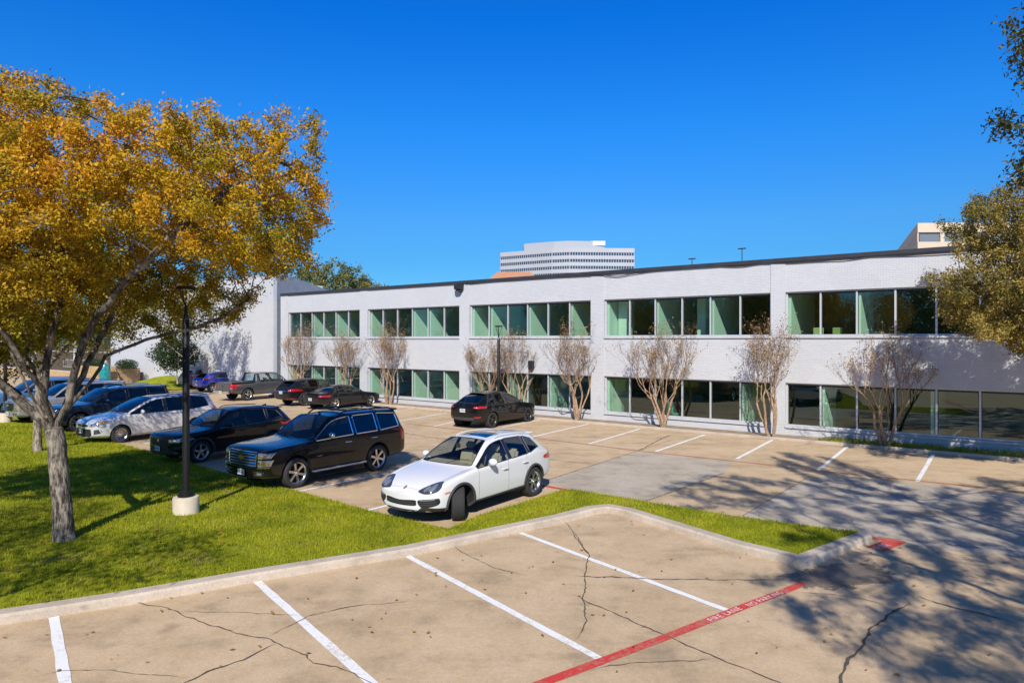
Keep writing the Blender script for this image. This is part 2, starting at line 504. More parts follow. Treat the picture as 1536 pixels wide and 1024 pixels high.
def text_on(txt, a, b, size, parent=None):
    cu = bpy.data.curves.new('stencil_lettering', 'FONT'); cu.body = txt; cu.size = size; cu.extrude = 0
    cu.align_y = 'CENTER'; cu.space_character = 1.15
    tmp = bpy.data.objects.new('tmp', cu); COL.objects.link(tmp)
    dg = bpy.context.evaluated_depsgraph_get()
    me = bpy.data.meshes.new_from_object(tmp.evaluated_get(dg))
    bpy.data.objects.remove(tmp)
    me.materials.clear(); me.materials.append(M['letter'])
    o = link_mesh('stencil_lettering', me, parent)
    d = b - a
    wid = max(v.co.x for v in me.vertices)
    o.scale = (d.length / wid, 1, 1)
    o.location = (a.x, a.y, .0125); o.rotation_euler = (0, 0, math.atan2(d.y, d.x))
    o['kind'] = 'structure'
    return o
text_on('FIRE LANE', G(1064, 931.5), G(1110, 912.5), .15, fire)
text_on('NO PARKING', G(1121, 909), G(1172, 889), .15, fire)
text_on('FIRE LANE', G(1311, 825), G(1331, 817), .26, fire)

# cracks in the slabs
def z7(*p): return [G(x / 2.477, 640 + y / 2.477) for x, y in p]
def z6(*p): return [G(860 + x / 2.272, 680 + y / 2.272) for x, y in p]
CR = [(z7((468, 640), (490, 650), (600, 670), (700, 710), (900, 770), (990, 785), (1030, 805), (1140, 850), (1160, 880), (1250, 890), (1310, 920), (1370, 951), (1420, 990)), .020),
      (z7((1030, 805), (900, 865), (800, 900), (690, 951), (640, 985)), .024), (z7((990, 785), (1140, 705), (1300, 670), (1536, 645)), .016),
      (z7((670, 685), (900, 690), (1140, 705)), .010), (z7((70, 945), (210, 908), (380, 902), (690, 935)), .010),
      (z6((0, 265), (50, 345), (45, 440), (35, 500), (40, 570), (0, 640)), .020), (z6((0, 418), (300, 428), (600, 432), (720, 430)), .028),
      (z6((0, 480), (170, 560), (320, 625), (480, 695), (620, 750), (700, 782), (800, 830)), .018), (z6((50, 742), (230, 710), (400, 708), (480, 697)), .016),
      (z6((880, 830), (900, 782), (940, 700), (990, 650), (1010, 600), (1080, 550), (1150, 510)), .040), (z6((1150, 480), (1260, 515), (1536, 585)), .028),
      (z6((730, 470), (960, 490), (1080, 520)), .014), ([G(672, 806), G(690, 828), G(745, 852), G(790, 864)], .012), ([G(845, 781), G(862, 800), G(884, 832)], .014),
      ([G(1005, 652), G(985, 662), G(957, 676)], .04), ([G(1300, 676), G(1226, 664), G(1186, 670)], .02), ([G(600, 648), G(640, 655), G(700, 662)], .04)]
cr = MB()
for i, (pts, w) in enumerate(CR):
    v, f = polyline_strip('', pts, w, None, .0115, .02, 40 + i, True, .08); cr.add(v, f)
structure('pavement_crack', cr, M['crack'])

# damp dirt washed up at the kerb corner: an irregular thin film of silt
t = NT('damp silt'); v = t.coord()
n1 = t.noise(1.1, v, 6, .7)
t.l(t.mix(t.ramp(n1, [(.35, 0), (.6, 1)]), (.10, .085, .07), (.24, .19, .145)), t.b.inputs['Base Color'])
t.b.inputs['Roughness'].default_value = .55
cs = G(1262, 862); ca = math.atan2(.6, .8)
mp = t.n('Mapping'); t.l(v, mp.inputs['Vector']); mp.vector_type = 'TEXTURE'
mp.inputs['Location'].default_value = (cs.x, cs.y, 0); mp.inputs['Rotation'].default_value = (0, 0, .35); mp.inputs['Scale'].default_value = (2.3, 1.15, 1)
ln = t.n('VectorMath', operation='LENGTH'); t.l(mp.outputs[0], ln.inputs[0])
ad = t.n('Math', operation='MULTIPLY_ADD'); t.l(t.noise(1.4, v, 7, .75), ad.inputs[0]); ad.inputs[1].default_value = 1.1; t.l(ln.outputs['Value'], ad.inputs[2])
al = t.ramp(ad.outputs[0], [(.62, .92), (.98, .55), (1.12, 0)])
t.l(al, t.b.inputs['Alpha'])
mb = MB()
pts = [G(*p) for p in ((1085, 823), (1140, 836), (1208, 853.5), (1260, 835), (1306, 814), (1330, 812), (1420, 830), (1440, 860), (1420, 910), (1330, 930), (1240, 910), (1150, 885), (1100, 856))]
rnd = random.Random(4); pp = []
for a, b in zip(pts, pts[1:] + pts[:1]):
    for k in range(5):
        q = a.lerp(b, k / 5); pp.append((q.x + rnd.uniform(-.05, .05), q.y + rnd.uniform(-.05, .05), .0055))
mb.sheet(pp); structure('silt_stain', mb, t.m)

# ------------------------------------------------------------------ kerb and lawn
kb = [G(*p) for p in ((-520, 1040), (0, 937), (186, 908), (375, 874), (620, 833), (845, 784), (893, 771), (913, 769), (935, 773), (1098, 825), (1208, 852.5), (1309, 812))]
def offset(poly, d):
    out = []
    for i, p in enumerate(poly):
        n = Vector((0, 0, 0))
        if i > 0: e = (p - poly[i - 1]).normalized(); n += Vector((-e.y, e.x, 0))
        if i < len(poly) - 1: e = (poly[i + 1] - p).normalized(); n += Vector((-e.y, e.x, 0))
        n.normalize()
        k = 1
        if 0 < i < len(poly) - 1:
            e = (poly[i + 1] - p).normalized(); k = 1 / max(.45, n.dot(Vector((-e.y, e.x, 0))))
        out.append(p + n * d * k)
    return out
KH = .14
kp = [(0, 0), (.012, KH - .035), (.045, KH), (.27, KH), (.29, KH - .02), (.29, 0)]
mb = MB(); rows = [offset(kb, d) for d, z in kp]; n = len(kb)
vs = [(p.x, p.y, z) for (d, z), row in zip(kp, rows) for p in row]
fs = [(i * n + j, i * n + j + 1, (i + 1) * n + j + 1, (i + 1) * n + j) for i in range(len(kp) - 1) for j in range(n - 1)]
fs.append(tuple(i * n + n - 1 for i in range(len(kp)))); fs.append(tuple(i * n for i in range(len(kp)))[::-1])
mb.add(vs, fs); structure('kerb', mb, M['kerb'], smooth=35)

low = offset(kb, .285)
up = [G(*p) for p in ((1289, 801), (1071, 770), (860, 735), (842, 736), (715, 775), (672, 794), (640, 787), (560, 768), (460, 740.7), (349, 713), (252.7, 684.7), (174.6, 665), (118, 650), (60, 634), (0, 622))]
lawn_poly = low + up + [Vector((-40, 45, 0)), Vector((-45, 10, 0))]
def inside(x, y, poly):
    c = np.zeros(x.shape, bool); n = len(poly); j = n - 1
    for i in range(n):
        xi, yi, xj, yj = poly[i].x, poly[i].y, poly[j].x, poly[j].y
        c ^= ((yi > y) != (yj > y)) & (x < (xj - xi) * (y - yi) / (yj - yi + 1e-12) + xi)
        j = i
    return c
def seg_dist(x, y, line):
    d = np.full(x.shape, 1e9)
    for a, b in zip(line[:-1], line[1:]):
        ex, ey = b.x - a.x, b.y - a.y; l2 = ex * ex + ey * ey + 1e-12
        t = np.clip(((x - a.x) * ex + (y - a.y) * ey) / l2, 0, 1)
        d = np.minimum(d, np.hypot(x - a.x - t * ex, y - a.y - t * ey))
    return d
def lawn_z(x, y):
    du = seg_dist(x, y, up); dl = seg_dist(x, y, low)
    base = .02 + (KH - .03) * np.clip(du / np.maximum(du + dl, .01) * 1.2, 0, 1)
    rise = .10 * np.clip(du / 4, 0, 1) * np.clip(dl / 3, 0, 1)
    return base + rise + .012 * np.sin(x * 1.7) * np.sin(y * 2.1) * np.clip(np.minimum(du, dl) / .6, 0, 1)

t = NT('lawn turf'); v = t.coord()
a = t.noise(.8, v, 6, .68); b = t.noise(5, v, 5, .7); d = t.noise(1.2, v, 6, .75)
c = t.mix(t.ramp(a, [(.3, 0), (.7, 1)]), (.21, .235, .012), (.35, .36, .02))
c = t.mix(t.ramp(b, [(.35, .6), (.6, 0)]), c, (.11, .135, .010))
c = t.mix(t.ramp(d, [(.56, 0), (.68, .85)]), c, (.22, .165, .075))
t.l(c, t.b.inputs['Base Color']); t.b.inputs['Roughness'].default_value = .9; t.b.inputs['Specular IOR Level'].default_value = .1
t.bump(t.noise(60, v, 3), .6, .02)
M['turf'] = t.m
bm = bmesh.new()
bvs = [bm.verts.new((p.x, p.y, 0)) for p in lawn_poly]
fc = bm.faces.new(bvs)
bmesh.ops.triangulate(bm, faces=[fc])
for it in range(7):
    ed = [e for e in bm.edges if e.calc_length() > max(.5, .05 * (e.verts[0].co.y))]
    if not ed: break
    bmesh.ops.subdivide_edges(bm, edges=ed, cuts=1)
    bmesh.ops.triangulate(bm, faces=[f for f in bm.faces if len(f.verts) > 3])
xs = np.array([v.co.x for v in bm.verts]); ys = np.array([v.co.y for v in bm.verts]); zs = lawn_z(xs, ys)
for v, z in zip(bm.verts, zs): v.co.z = z
me = bpy.data.meshes.new('lawn'); bm.to_mesh(me); bm.free(); fix_normals(me)
me.materials.append(M['turf']); shade(me, 60)
o = link_mesh('lawn', me); o['kind'] = 'structure'
if sum(p.normal.z for p in me.polygons) < 0: me.flip_normals()

# grass blades
M['grass'] = leafmat('grass blades', [(.10, .145, .008), (.29, .33, .012), (.48, .48, .02), (.52, .45, .08)], .45, .6, .62, .9)
rng = np.random.default_rng(11)
def blades(n, x0, x1, y0, y1, poly, sc=1.0):
    x = rng.uniform(x0, x1, n); y = rng.uniform(y0, y1, n)
    keep = inside(x, y, poly) & (rng.random(n) < np.clip((11.0 / np.maximum(y, 1)) ** 1.6, 0, 1)) & (np.abs(x) < y * 1.25 + 3)
    pn = np.sin(x * 1.9 + 2 * np.sin(y * .9)) * np.sin(y * 1.6 + 1.5 * np.sin(x * .7)) + .6 * np.sin(x * 4.1 + y * 2.3) * np.sin(y * 5.2 - x)
    keep &= rng.random(n) < np.clip(.95 - .75 * np.clip(pn - .35, 0, 1), .15, 1)
    x, y = x[keep], y[keep]; k = len(x)
    z = lawn_z(x, y) - .01
    s = np.clip(y / 14, .8, 2.2) * sc
    h = rng.uniform(.035, .085, k) * (.7 + .3 * s); w = rng.uniform(.006, .011, k) * s
    a = rng.uniform(0, 2 * np.pi, k); b = rng.uniform(0, 2 * np.pi, k); lean = rng.uniform(.1, .7, k) * h
    dx, dy = np.cos(a) * w, np.sin(a) * w
    V = np.empty((k, 3, 3))
    V[:, 0] = np.stack([x - dx, y - dy, z], 1); V[:, 1] = np.stack([x + dx, y + dy, z], 1)
    V[:, 2] = np.stack([x + np.cos(b) * lean, y + np.sin(b) * lean, z + h], 1)
    return V
def tris_mesh(name, V, m):
    k, c = V.shape[0], V.shape[1]
    me = bpy.data.meshes.new(name)
    me.vertices.add(k * c); me.vertices.foreach_set('co', V.reshape(-1).astype(np.float32))
    me.loops.add(k * c); me.loops.foreach_set('vertex_index', np.arange(k * c, dtype=np.int32))
    me.polygons.add(k); me.polygons.foreach_set('loop_start', np.arange(0, k * c, c, dtype=np.int32))
    me.polygons.foreach_set('loop_total', np.full(k, c, np.int32))
    me.update(); me.validate(); me.materials.append(m)
    return me
BL = np.concatenate([blades(1500000, -30, 12, 8.0, 32, lawn_poly)])
o = link_mesh('grass', tris_mesh('grass', BL, M['grass'])); o['kind'] = 'stuff'
tag(o, 'short bright green turf covering the lawn between the lots', 'grass')

# fallen leaves on the lawn, more on the near lot
M['dryleaf'] = leafmat('fallen leaf', [(.22, .10, .02), (.42, .22, .03), (.30, .17, .06)], .2, .7, .2, 1)
def litter(pts):
    k = len(pts); V = np.empty((k, 4, 3)); a = rng.uniform(0, 6.28, k); s = rng.uniform(.02, .045, k)
    for j, (u, w) in enumerate(((1, 0), (0, .55), (-1, 0), (0, -.55))):
        V[:, j, 0] = pts[:, 0] + s * (u * np.cos(a) - w * np.sin(a)); V[:, j, 1] = pts[:, 1] + s * (u * np.sin(a) + w * np.cos(a))
        V[:, j, 2] = pts[:, 2] + rng.uniform(0, .02, k)
    return V
x = rng.uniform(-16, 4, 2600); y = rng.uniform(8.5, 24, 2600); k = inside(x, y, lawn_poly)
p1 = np.stack([x, y, lawn_z(x, y) + .035], 1)[k][:1500]
x = rng.uniform(-9, 9, 200); y = rng.uniform(8, 16, 200); k = ~inside(x, y, lawn_poly)
p2 = np.stack([x, y, np.full(200, .014)], 1)[k]
o = link_mesh('leaf_litter', tris_mesh('leaf_litter', litter(np.concatenate([p1, p2])), M['dryleaf'])); o['kind'] = 'stuff'
tag(o, 'sparse brown fallen leaves scattered over the turf and slab', 'fallen leaves')
# ------------------------------------------------------------------ the white office building
FD = 29.22
def fac(px, py=None, off=0.0):
    """photo pixel on the facade plane -> local (x along the wall, z)"""
    k = (px - 768.0) / F
    Y = (FD + off) / (.6095 * k + .7928)
    p = Vector((k * Y, Y, 0))
    return p.dot(UF), (H + (510.0 - py) / F * Y if py is not None else 0)
S0 = fac(421)[0]
O = UF * S0 + UN * FD
RZ = math.atan2(UF.y, UF.x)
def bx(px): return fac(px)[0] - S0
def wp(px, off, z=0):
    """point seen at photo column px on the plane 'off' metres behind the facade"""
    k = (px - 768) / F; Y = (FD + off) / (.6095 * k + .7928); return Vector((k * Y, Y, z))
def world(x, y, z=0): return O + UF * x + UN * y + Vector((0, 0, z))

bld = empty('office_building', O, RZ)
tag(bld, 'long two storey white painted brick office building with ribbon windows', 'building')
TOP, UH, US, LH, LS = 7.22, 5.98, 4.17, 2.24, .47
bays = [(bx(432), bx(539.5)), (bx(551), bx(689)), (bx(704), bx(886)), (bx(906), bx(1156))]
pitch = (bays[3][0] - bays[1][0]) / 2; wbay = bays[3][1] - bays[3][0]
bays.append((bx(1178), bx(1178) + wbay)); bays.append((bx(1178) + pitch, bx(1178) + pitch + wbay))
END = bays[-1][1] + 1.0
DEP = 20.0
mb = MB()
edges = [0] + [v for b in bays for v in b] + [END]
for i in range(0, len(edges), 2):                         # piers
    mb.box(edges[i], edges[i + 1], 0, .34, 0, TOP)
for a, b in bays:                                         # bands between the piers, a little behind them
    mb.box(a, b, .03, .34, UH, TOP)
    mb.box(a, b, .03, .34, LH, US - .09)
    mb.box(a, b, .03, .34, 0, LS - .09)
mb.box(0, .3, .34, DEP, 0, TOP); mb.box(END - .3, END, .34, DEP, 0, TOP); mb.box(.3, END - .3, DEP - .3, DEP, 0, TOP)
mb.build('wall', M['white_brick'], bld)
mb = MB()
mb.box(-.02, END + .06, -.06, .42, TOP, TOP + .17)
mb.box(-.02, END + .06, DEP - .36, DEP + .06, TOP, TOP + .17)
mb.box(END - .38, END + .06, .42, DEP - .36, TOP, TOP + .17)
mb.build('roof_edge', M['cap'], bld, bevel=.012)
mb = MB(); mb.box(.3, END - .3, .42, DEP - .3, 6.62, 6.75); mb.build('roof', M['roof'], bld)
mb = MB(); mb.box(.3, END - .3, .36, DEP - .3, .02, .12); mb.box(.3, END - .3, .36, DEP - .3, 3.3, 3.5); mb.build('office_floor', M['carpet'], bld)
mb = MB(); mb.box(.3, END - .3, .36, DEP - .3, 2.62, 2.70); mb.box(.3, END - .3, .36, DEP - .3, 6.25, 6.33); mb.build('office_ceiling', M['ceil'], bld)
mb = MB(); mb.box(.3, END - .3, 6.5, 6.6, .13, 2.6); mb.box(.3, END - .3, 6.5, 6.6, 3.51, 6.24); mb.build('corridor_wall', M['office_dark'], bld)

def window(a, b, z0, z1, n=6):
    fr = MB(); y0, y1 = .15, .25; w = .032
    fr.box(a, b, y0, y1, z1 - .05, z1); fr.box(a, b, y0, y1, z0, z0 + .06)
    for i in range(n + 1):
        x = a + (b - a) * i / n
        x0, x1 = (x, x + 2 * w) if i == 0 else (x - 2 * w, x) if i == n else (x - w, x + w)
        fr.box(x0, x1, y0 - .015, y1 + .002, z0 + .06, z1 - .05)
    f = fr.build('window', M['alu'], bld)
    gk = MB()
    for i in range(n + 1):
        x = a + (b - a) * i / n
        gk.box(max(a + .002, x - w - .022), min(b - .002, x + w + .022), .206, .222, z0 + .05, z1 - .04)
    gk.box(a + .002, b - .002, .206, .2215, z1 - .12, z1 - .045)
    gk.build('gasket', M['alu_dark'], f)
    p = MB()
    p.sheet([(a + .01, .215, z0 + .03), (b - .01, .215, z0 + .03), (b - .01, .215, z1 - .03), (a + .01, .215, z1 - .03)])
    p.build('pane', M['pane'], f)
    s = MB(); s.box(a - .02, b + .02, -.035, .145, z0 - .085, z0 - .005); s.build('sill', M['white_brick'], f, bevel=.008)
    return f
for a, b in bays:
    window(a, b, US, UH); window(a, b, LS, LH)

# rooms behind the glass: partitions that catch the sun
def part(x, d, z0, z1, y0=.27, m='office'):
    q = MB(); q.box(x - .06, x + .06, y0, y0 + d, z0, z1); q.build('partition', M[m], bld)
ups = {0: (2.05, 4.05), 1: (.08, 3.05, 4.05), 2: (.08, 1.08, 3.05, 5.05), 3: (.08, 2.05, 4.05), 4: (.08, 2.05, 5.3), 5: (1.05, 4.05)}
los = {0: (.08, 2.05, 4.05), 1: (.08, 3.05, 5.05), 2: (.08, 2.05, 4.05), 3: (.08, 5.05), 4: (1.05, 3.9), 5: (2.05,)}
for bi, (a, b) in enumerate(bays):
    st = (b - a) / 6
    for k in ups[bi]: part(a + k * st, 2.6 + 1.2 * ((bi + int(k)) % 3), 3.51, 6.24)
    for k in los[bi]: part(a + k * st, 2.0 + 1.0 * ((bi * 2 + int(k)) % 3), .13, 2.6)
for x, y, z, w in ((bays[3][0] + .25, 1.0, 3.51, .5), (bays[2][0] + .5, 1.2, 3.51, .6), (bays[1][0] + 4.4, 1.5, 3.51, .5), (bays[3][0] + 4.1, 1.6, 3.51, .4)):
    q = MB(); q.box(x, x + w, y, y + .5, z, z + 2.73); q.build('column', M['office'], bld)

# furniture seen through the glass
def seat(x, y, z, m, lab, rz):
    e = empty('office_chair', world(x, y, z), RZ + rz); tag(e, lab, 'chair')
    q = MB(); q.box(-.24, .24, -.22, .24, .40, .46); q.build('seat', m, e, bevel=.02)
    q = MB(); q.box(-.2, .2, .24, .30, .44, 1.0); q.build('backrest', m, e, bevel=.02)
    for sx in (-.2, .2):
        for sy in (-.18, .2):
            q = MB(); q.tube([(sx, sy, 0), (sx, sy, .40)], .016, 6); q.build('leg', M['alu'], e)
M['tealseat'] = pbr('teal seat shell', (.03, .42, .36), .45)
M['limeseat'] = pbr('lime seat shell', (.42, .44, .16), .6)
st = (bays[3][1] - bays[3][0]) / 6
seat(bays[3][0] + st * 2.55, .75, .13, M['tealseat'], 'teal chair behind the lower window beside a crape myrtle trunk', 2.6)
seat(bays[4][0] + st * .80, 1.0, 3.52, M['limeseat'], 'lime green chair behind the upper glass, left of a mullion', .3)
seat(bays[4][0] + st * 1.24, 1.1, 3.52, M['limeseat'], 'lime green chair behind the upper glass, right of a mullion', -.2)

# planting bed with kerb along the wall
BW = 1.25
mb = MB(); mb.box(.4, END + 8, -BW, -BW + .16, 0, .13)
o = mb.build('kerb', M['kerb'], None, bevel=.02); o.location = O; o.rotation_euler = (0, 0, RZ); o['kind'] = 'structure'
mb = MB(); mb.box(.4, END + 8, -BW + .16, -.002, 0, .10)
M['soil'] = pbr('bed soil', (.30, .22, .14), .95, var=.35, vs=3, bump=.5, bs=30)
o = mb.build('ground', M['soil'], None); o.location = O; o.rotation_euler = (0, 0, RZ); o['kind'] = 'structure'
# grass in the right end of the bed
bp = [world(x, y) for x, y in ((bays[4][0] + .6, -BW + .2), (END + 8, -BW + .2), (END + 8, -.05), (bays[4][0] + 2.4, -.05))]
xx = rng.uniform(12, 32, 160000); yy = rng.uniform(5, 30, 160000); kk = inside(xx, yy, bp)
xx, yy = xx[kk][:9000], yy[kk][:9000]; k = len(xx); hh = rng.uniform(.08, .22, k); aa = rng.uniform(0, 6.28, k)
V = np.empty((k, 3, 3)); ww = .012
V[:, 0] = np.stack([xx - ww * np.cos(aa), yy - ww * np.sin(aa), np.full(k, .09)], 1); V[:, 1] = np.stack([xx + ww * np.cos(aa), yy + ww * np.sin(aa), np.full(k, .09)], 1)
V[:, 2] = np.stack([xx + hh * .4 * np.sin(aa * 3), yy + hh * .4 * np.cos(aa * 2), .1 + hh], 1)
o = link_mesh('bed_grass', tris_mesh('bed_grass', V, M['grass'])); tag(o, 'grass tufts in the planting bed under the lower right windows', 'grass', kind='stuff')

# cable slung along the parapet
cb = [(699, 426), (742, 422), (774, 420), (830, 416), (899, 412.5), (927, 415), (949, 411), (977, 406.5), (1024, 403), (1068, 399), (1112, 399.6), (1141, 395), (1185, 394), (1229, 391), (1267, 390), (1306, 384), (1353, 382.8), (1400, 381), (1500, 374)]
pts = []
for px, py in cb:
    s, z = fac(px, py); pts.append(Vector((s - S0, -.035, z)))
P = []
for a, b in zip(pts[:-1], pts[1:]):
    for k in range(4):
        q = a.lerp(b, k / 4); P.append(q)
P = [P[0]] + [(P[i - 1] + P[i] * 2 + P[i + 1]) / 4 for i in range(1, len(P) - 1)] + [P[-1]]
mb = MB(); mb.tube(P, .02, 6); o = mb.build('cable', M['blackplastic'], None, smooth=60)
o.location = O; o.rotation_euler = (0, 0, RZ); tag(o, 'thin black cable drooping along the top of the white wall', 'cable')

# flood light under the parapet, small wall light over the lower windows
s, z = fac(691, 431); e = empty('flood_light', world(s - S0, 0, z), RZ); tag(e, 'dark boxy flood light high on the wall at the cable end', 'wall light')
q = MB(); q.add([(-.24, -.34, .1), (.24, -.34, .1), (.28, -.02, .22), (-.28, -.02, .22), (-.2, -.36, -.12), (.2, -.36, -.12), (.24, -.02, -.2), (-.24, -.02, -.2)],
                [(0, 1, 2, 3), (4, 7, 6, 5), (0, 4, 5, 1), (1, 5, 6, 2), (2, 6, 7, 3), (3, 7, 4, 0)]); q.build('housing', M['blackplastic'], e, bevel=.015)
q = MB(); q.box(-.18, .18, -.30, -.06, -.235, -.205); q.build('lamp_lens', M['lensdark'], e)
q = MB(); q.box(-.1, .1, -.02, 0, -.28, .26); q.build('back_plate', M['black'], e)
s, z = fac(798, 547); e = empty('wall_pack', world(s - S0, .03, z), RZ); tag(e, 'small black wall light between crape myrtle branches above lower windows', 'wall light')
q = MB(); q.box(-.15, .15, -.2, 0, -.22, .22); q.build('housing', M['blackplastic'], e, bevel=.03)
q = MB(); q.box(-.12, .12, -.18, -.03, -.245, -.222); q.build('lamp_lens', M['lensdark'], e)

# things on the roof
def mast(px, y, ztop, arm, lab):
    s = bx(px) + .55 * y * 0
    k = (px - 768) / F; Yf = (FD + y) / (.6095 * k + .7928); p = Vector((k * Yf, Yf, 6.7))
    e = empty('roof_mast', p, RZ); tag(e, lab, 'mast')
    q = MB(); q.tube([(0, 0, 0), (0, 0, ztop - 6.7)], .02, 8); q.build('pole', M['black'], e)
    q = MB(); q.box(-.15, .15, -.15, .15, 0, .1); q.build('base', M['black'], e)
    if arm: q = MB(); q.box(-.2, .2, -.03, .03, ztop - 6.75, ztop - 6.7); q.build('cross_arm', M['black'], e)
mast(1038, 6, 8.42, True, 'short T topped mast standing on the flat roof')
mast(1113, 6, 8.75, True, 'thin taller mast on the flat roof, further right')

# ------------------------------------------------------------------ the taller wing at the left end
wing = empty('building_wing', O, RZ)
tag(wing, 'taller windowless white wing beside the gold tree, with dark entrance glazing', 'building')
x0w, x1w = bx(172), bx(416.5)
ZW = 8.75
mb = MB()
mb.box(x0w, x1w, -.36, -.06, 0, ZW)
mb.build('wall', M['white_brick'], wing)
mb = MB()      # side wall stepping down behind the corner
sd = [(-.06, 0), (-.06, ZW), (1.2, ZW - .02), (2.6, ZW - .35), (4.2, ZW - .75), (6.2, ZW - .95), (9, ZW - 1.1), (14, ZW - 1.1), (14, 0)]
vs = [(x1w - d, y, z) for d in (0, .3) for y, z in sd]; n = len(sd)
mb.add(vs, [tuple(range(n)), tuple(range(2 * n - 1, n - 1, -1))] + [(i, n + i, n + (i + 1) % n, (i + 1) % n) for i in range(n)])
mb.build('side_wall', pbr('wing side shade tone', (.17, .20, .25), .8, var=.1), wing)  # side face of the white wing, its shade painted in as slate blue
mb = MB(); mb.box(x0w, x1w - .3, -.06, 14, ZW - 1.3, ZW - 1.2); mb.build('roof', M['roof'], wing)
mb = MB(); mb.box(x0w, x1w + .02, -.39, -.03, ZW, ZW + .06); mb.build('roof_edge', M['alu'], wing)
# entrance front, set back
e0 = bx(-260)
mb = MB(); mb.box(e0, x0w, .9, 1.2, 5.6, 7.6)
pl_ = MB(); pl_.box(e0, x0w, .88, 1.22, 0, .5); pl_.build('shade_tone_base', M['stone'], wing)  # base band in darker stone colour, standing in for the shade here
cols = np.linspace(x0w - .05, e0, 14)
for i, c in enumerate(cols): mb.box(c - .42 - (.8 if i % 3 == 2 else 0), c, .86, 1.24, .5, 5.6)
mb.build('entrance_wall', M['wall'], wing)
for i, (c, d) in enumerate(zip(cols[:-1], cols[1:])):
    a, b = d + .001, c - .421 - (.8 if i % 3 == 2 else 0)
    q = MB(); q.box(a, b, 1.0, 1.03, .5, 5.6); w = q.build('window', M['darkpane'], wing)
    q = MB()
    for zz in (.5, 2.7, 5.52): q.box(a, b, .96, 1.06, zz, zz + .08)
    q.build('transom', M['alu'], w)
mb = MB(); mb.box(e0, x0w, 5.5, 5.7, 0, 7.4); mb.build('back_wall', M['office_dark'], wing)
mb = MB(); mb.box(e0, x0w, 1.2, 5.5, 7.3, 7.4); mb.build('entrance_roof', M['roof'], wing)
mb = MB()
rx0 = (wp(95, -1) - O).dot(UF); rx1 = (wp(150, -1) - O).dot(UF)
mb.box(rx0, rx1, -1.03, -.97, 1.95, 2.0); mb.box(rx0, rx1, -1.02, -.98, 1.2, 1.23)
for i in range(19): x = rx0 + (rx1 - rx0) * i / 18; mb.box(x - .012, x + .012, -1.012, -.988, 1.23, 1.95)
rl = mb.build('railing', M['alu'], None); rl.location = O; rl.rotation_euler = (0, 0, RZ); tag(rl, 'pale metal railing in front of the dark entrance glass', 'railing')
# white cooling unit on the roof next to the wing
k = (470 - 768) / F; Yq = 60; e = empty('roof_unit', (k * Yq, Yq, 6.7), RZ); tag(e, 'white boxy roof unit behind the wing corner', 'air unit')
q = MB(); q.box(-.55, .55, -.6, .6, 0, 2.05); q.build('housing', M['wall'], e, bevel=.03)
q = MB()
for i in range(7): q.box(-.45, .45, -.62, -.605, .35 + .22 * i, .45 + .22 * i)
q.build('vent', M['cap'], e)

# ------------------------------------------------------------------ stone planter, sculpture, mound near the entrance
SWP = wp(160, -3.2)
e = empty('stone_wall', SWP, RZ); tag(e, 'stacked tan ledge stone retaining wall below the white wing', 'stone wall')
rs = random.Random(8); q = MB(); L = 6.5
for row in range(9):
    x = -L + rs.uniform(0, .3); z = row * .18
    lim = 2.1 - max(0, row - 2) * .16
    while x < lim:
        w = rs.uniform(.35, .95); d = rs.uniform(-.05, .05)
        q.box(x, min(x + w - .02, lim), -.22 + d, .25, z + .004, z + .172); x += w
q.build('stonework', M['stone'], e)
q = MB(); q.box(-L, 1.0, .25, 2.4, 0, 1.5); q.build('fill', M['soil'], e)
e = empty('garden_sculpture', wp(157.5, -4.2), RZ); tag(e, 'tall teal bullet shaped urn with pale top beside the stone wall', 'sculpture')
q = MB(); q.lathe([(0, 0), (.40, 0), (.44, .3), (.45, .9), (.42, 1.4), (.36, 1.75), (.27, 1.98), (.18, 2.08), (0, 2.1)], 24); q.build('body', M['teal'], e, smooth=60)
q = MB(); q.lathe([(0, 2.04), (.19, 2.05), (.21, 2.12), (.14, 2.24), (.05, 2.30), (0, 2.31)], 16); q.build('top', pbr('tan glaze', (.50, .36, .26), .5, var=.2), e, smooth=60)
# grass bank below the wing
bm_ = MB(); nx, ny = 26, 10
_m = RZ; Ml = lambda px: (wp(px, -4.8) - O).dot(UF)
bx0, bx1 = Ml(160), Ml(218)
vs = []; fs = []
for j in range(ny + 1):
    for i in range(nx + 1):
        u, w = i / nx, j / ny
        z = .95 * math.sin(w * math.pi / 2) * min(1, u * 4, (1 - u) * 1.6 + .1) + .05 * math.sin(i * 1.3) * math.sin(j * 2)
        p = world(bx0 + (bx1 - bx0) * u, -4.8 + 4.4 * w, max(.02, z)); vs.append(p)
        if i and j: fs.append(((j - 1) * (nx + 1) + i - 1, (j - 1) * (nx + 1) + i, j * (nx + 1) + i, j * (nx + 1) + i - 1))
bm_.add(vs, fs); o = bm_.build('lawn', M['turf'], None, smooth=60); o['kind'] = 'structure'
if sum(p.normal.z for p in o.data.polygons) < 0: o.data.flip_normals()

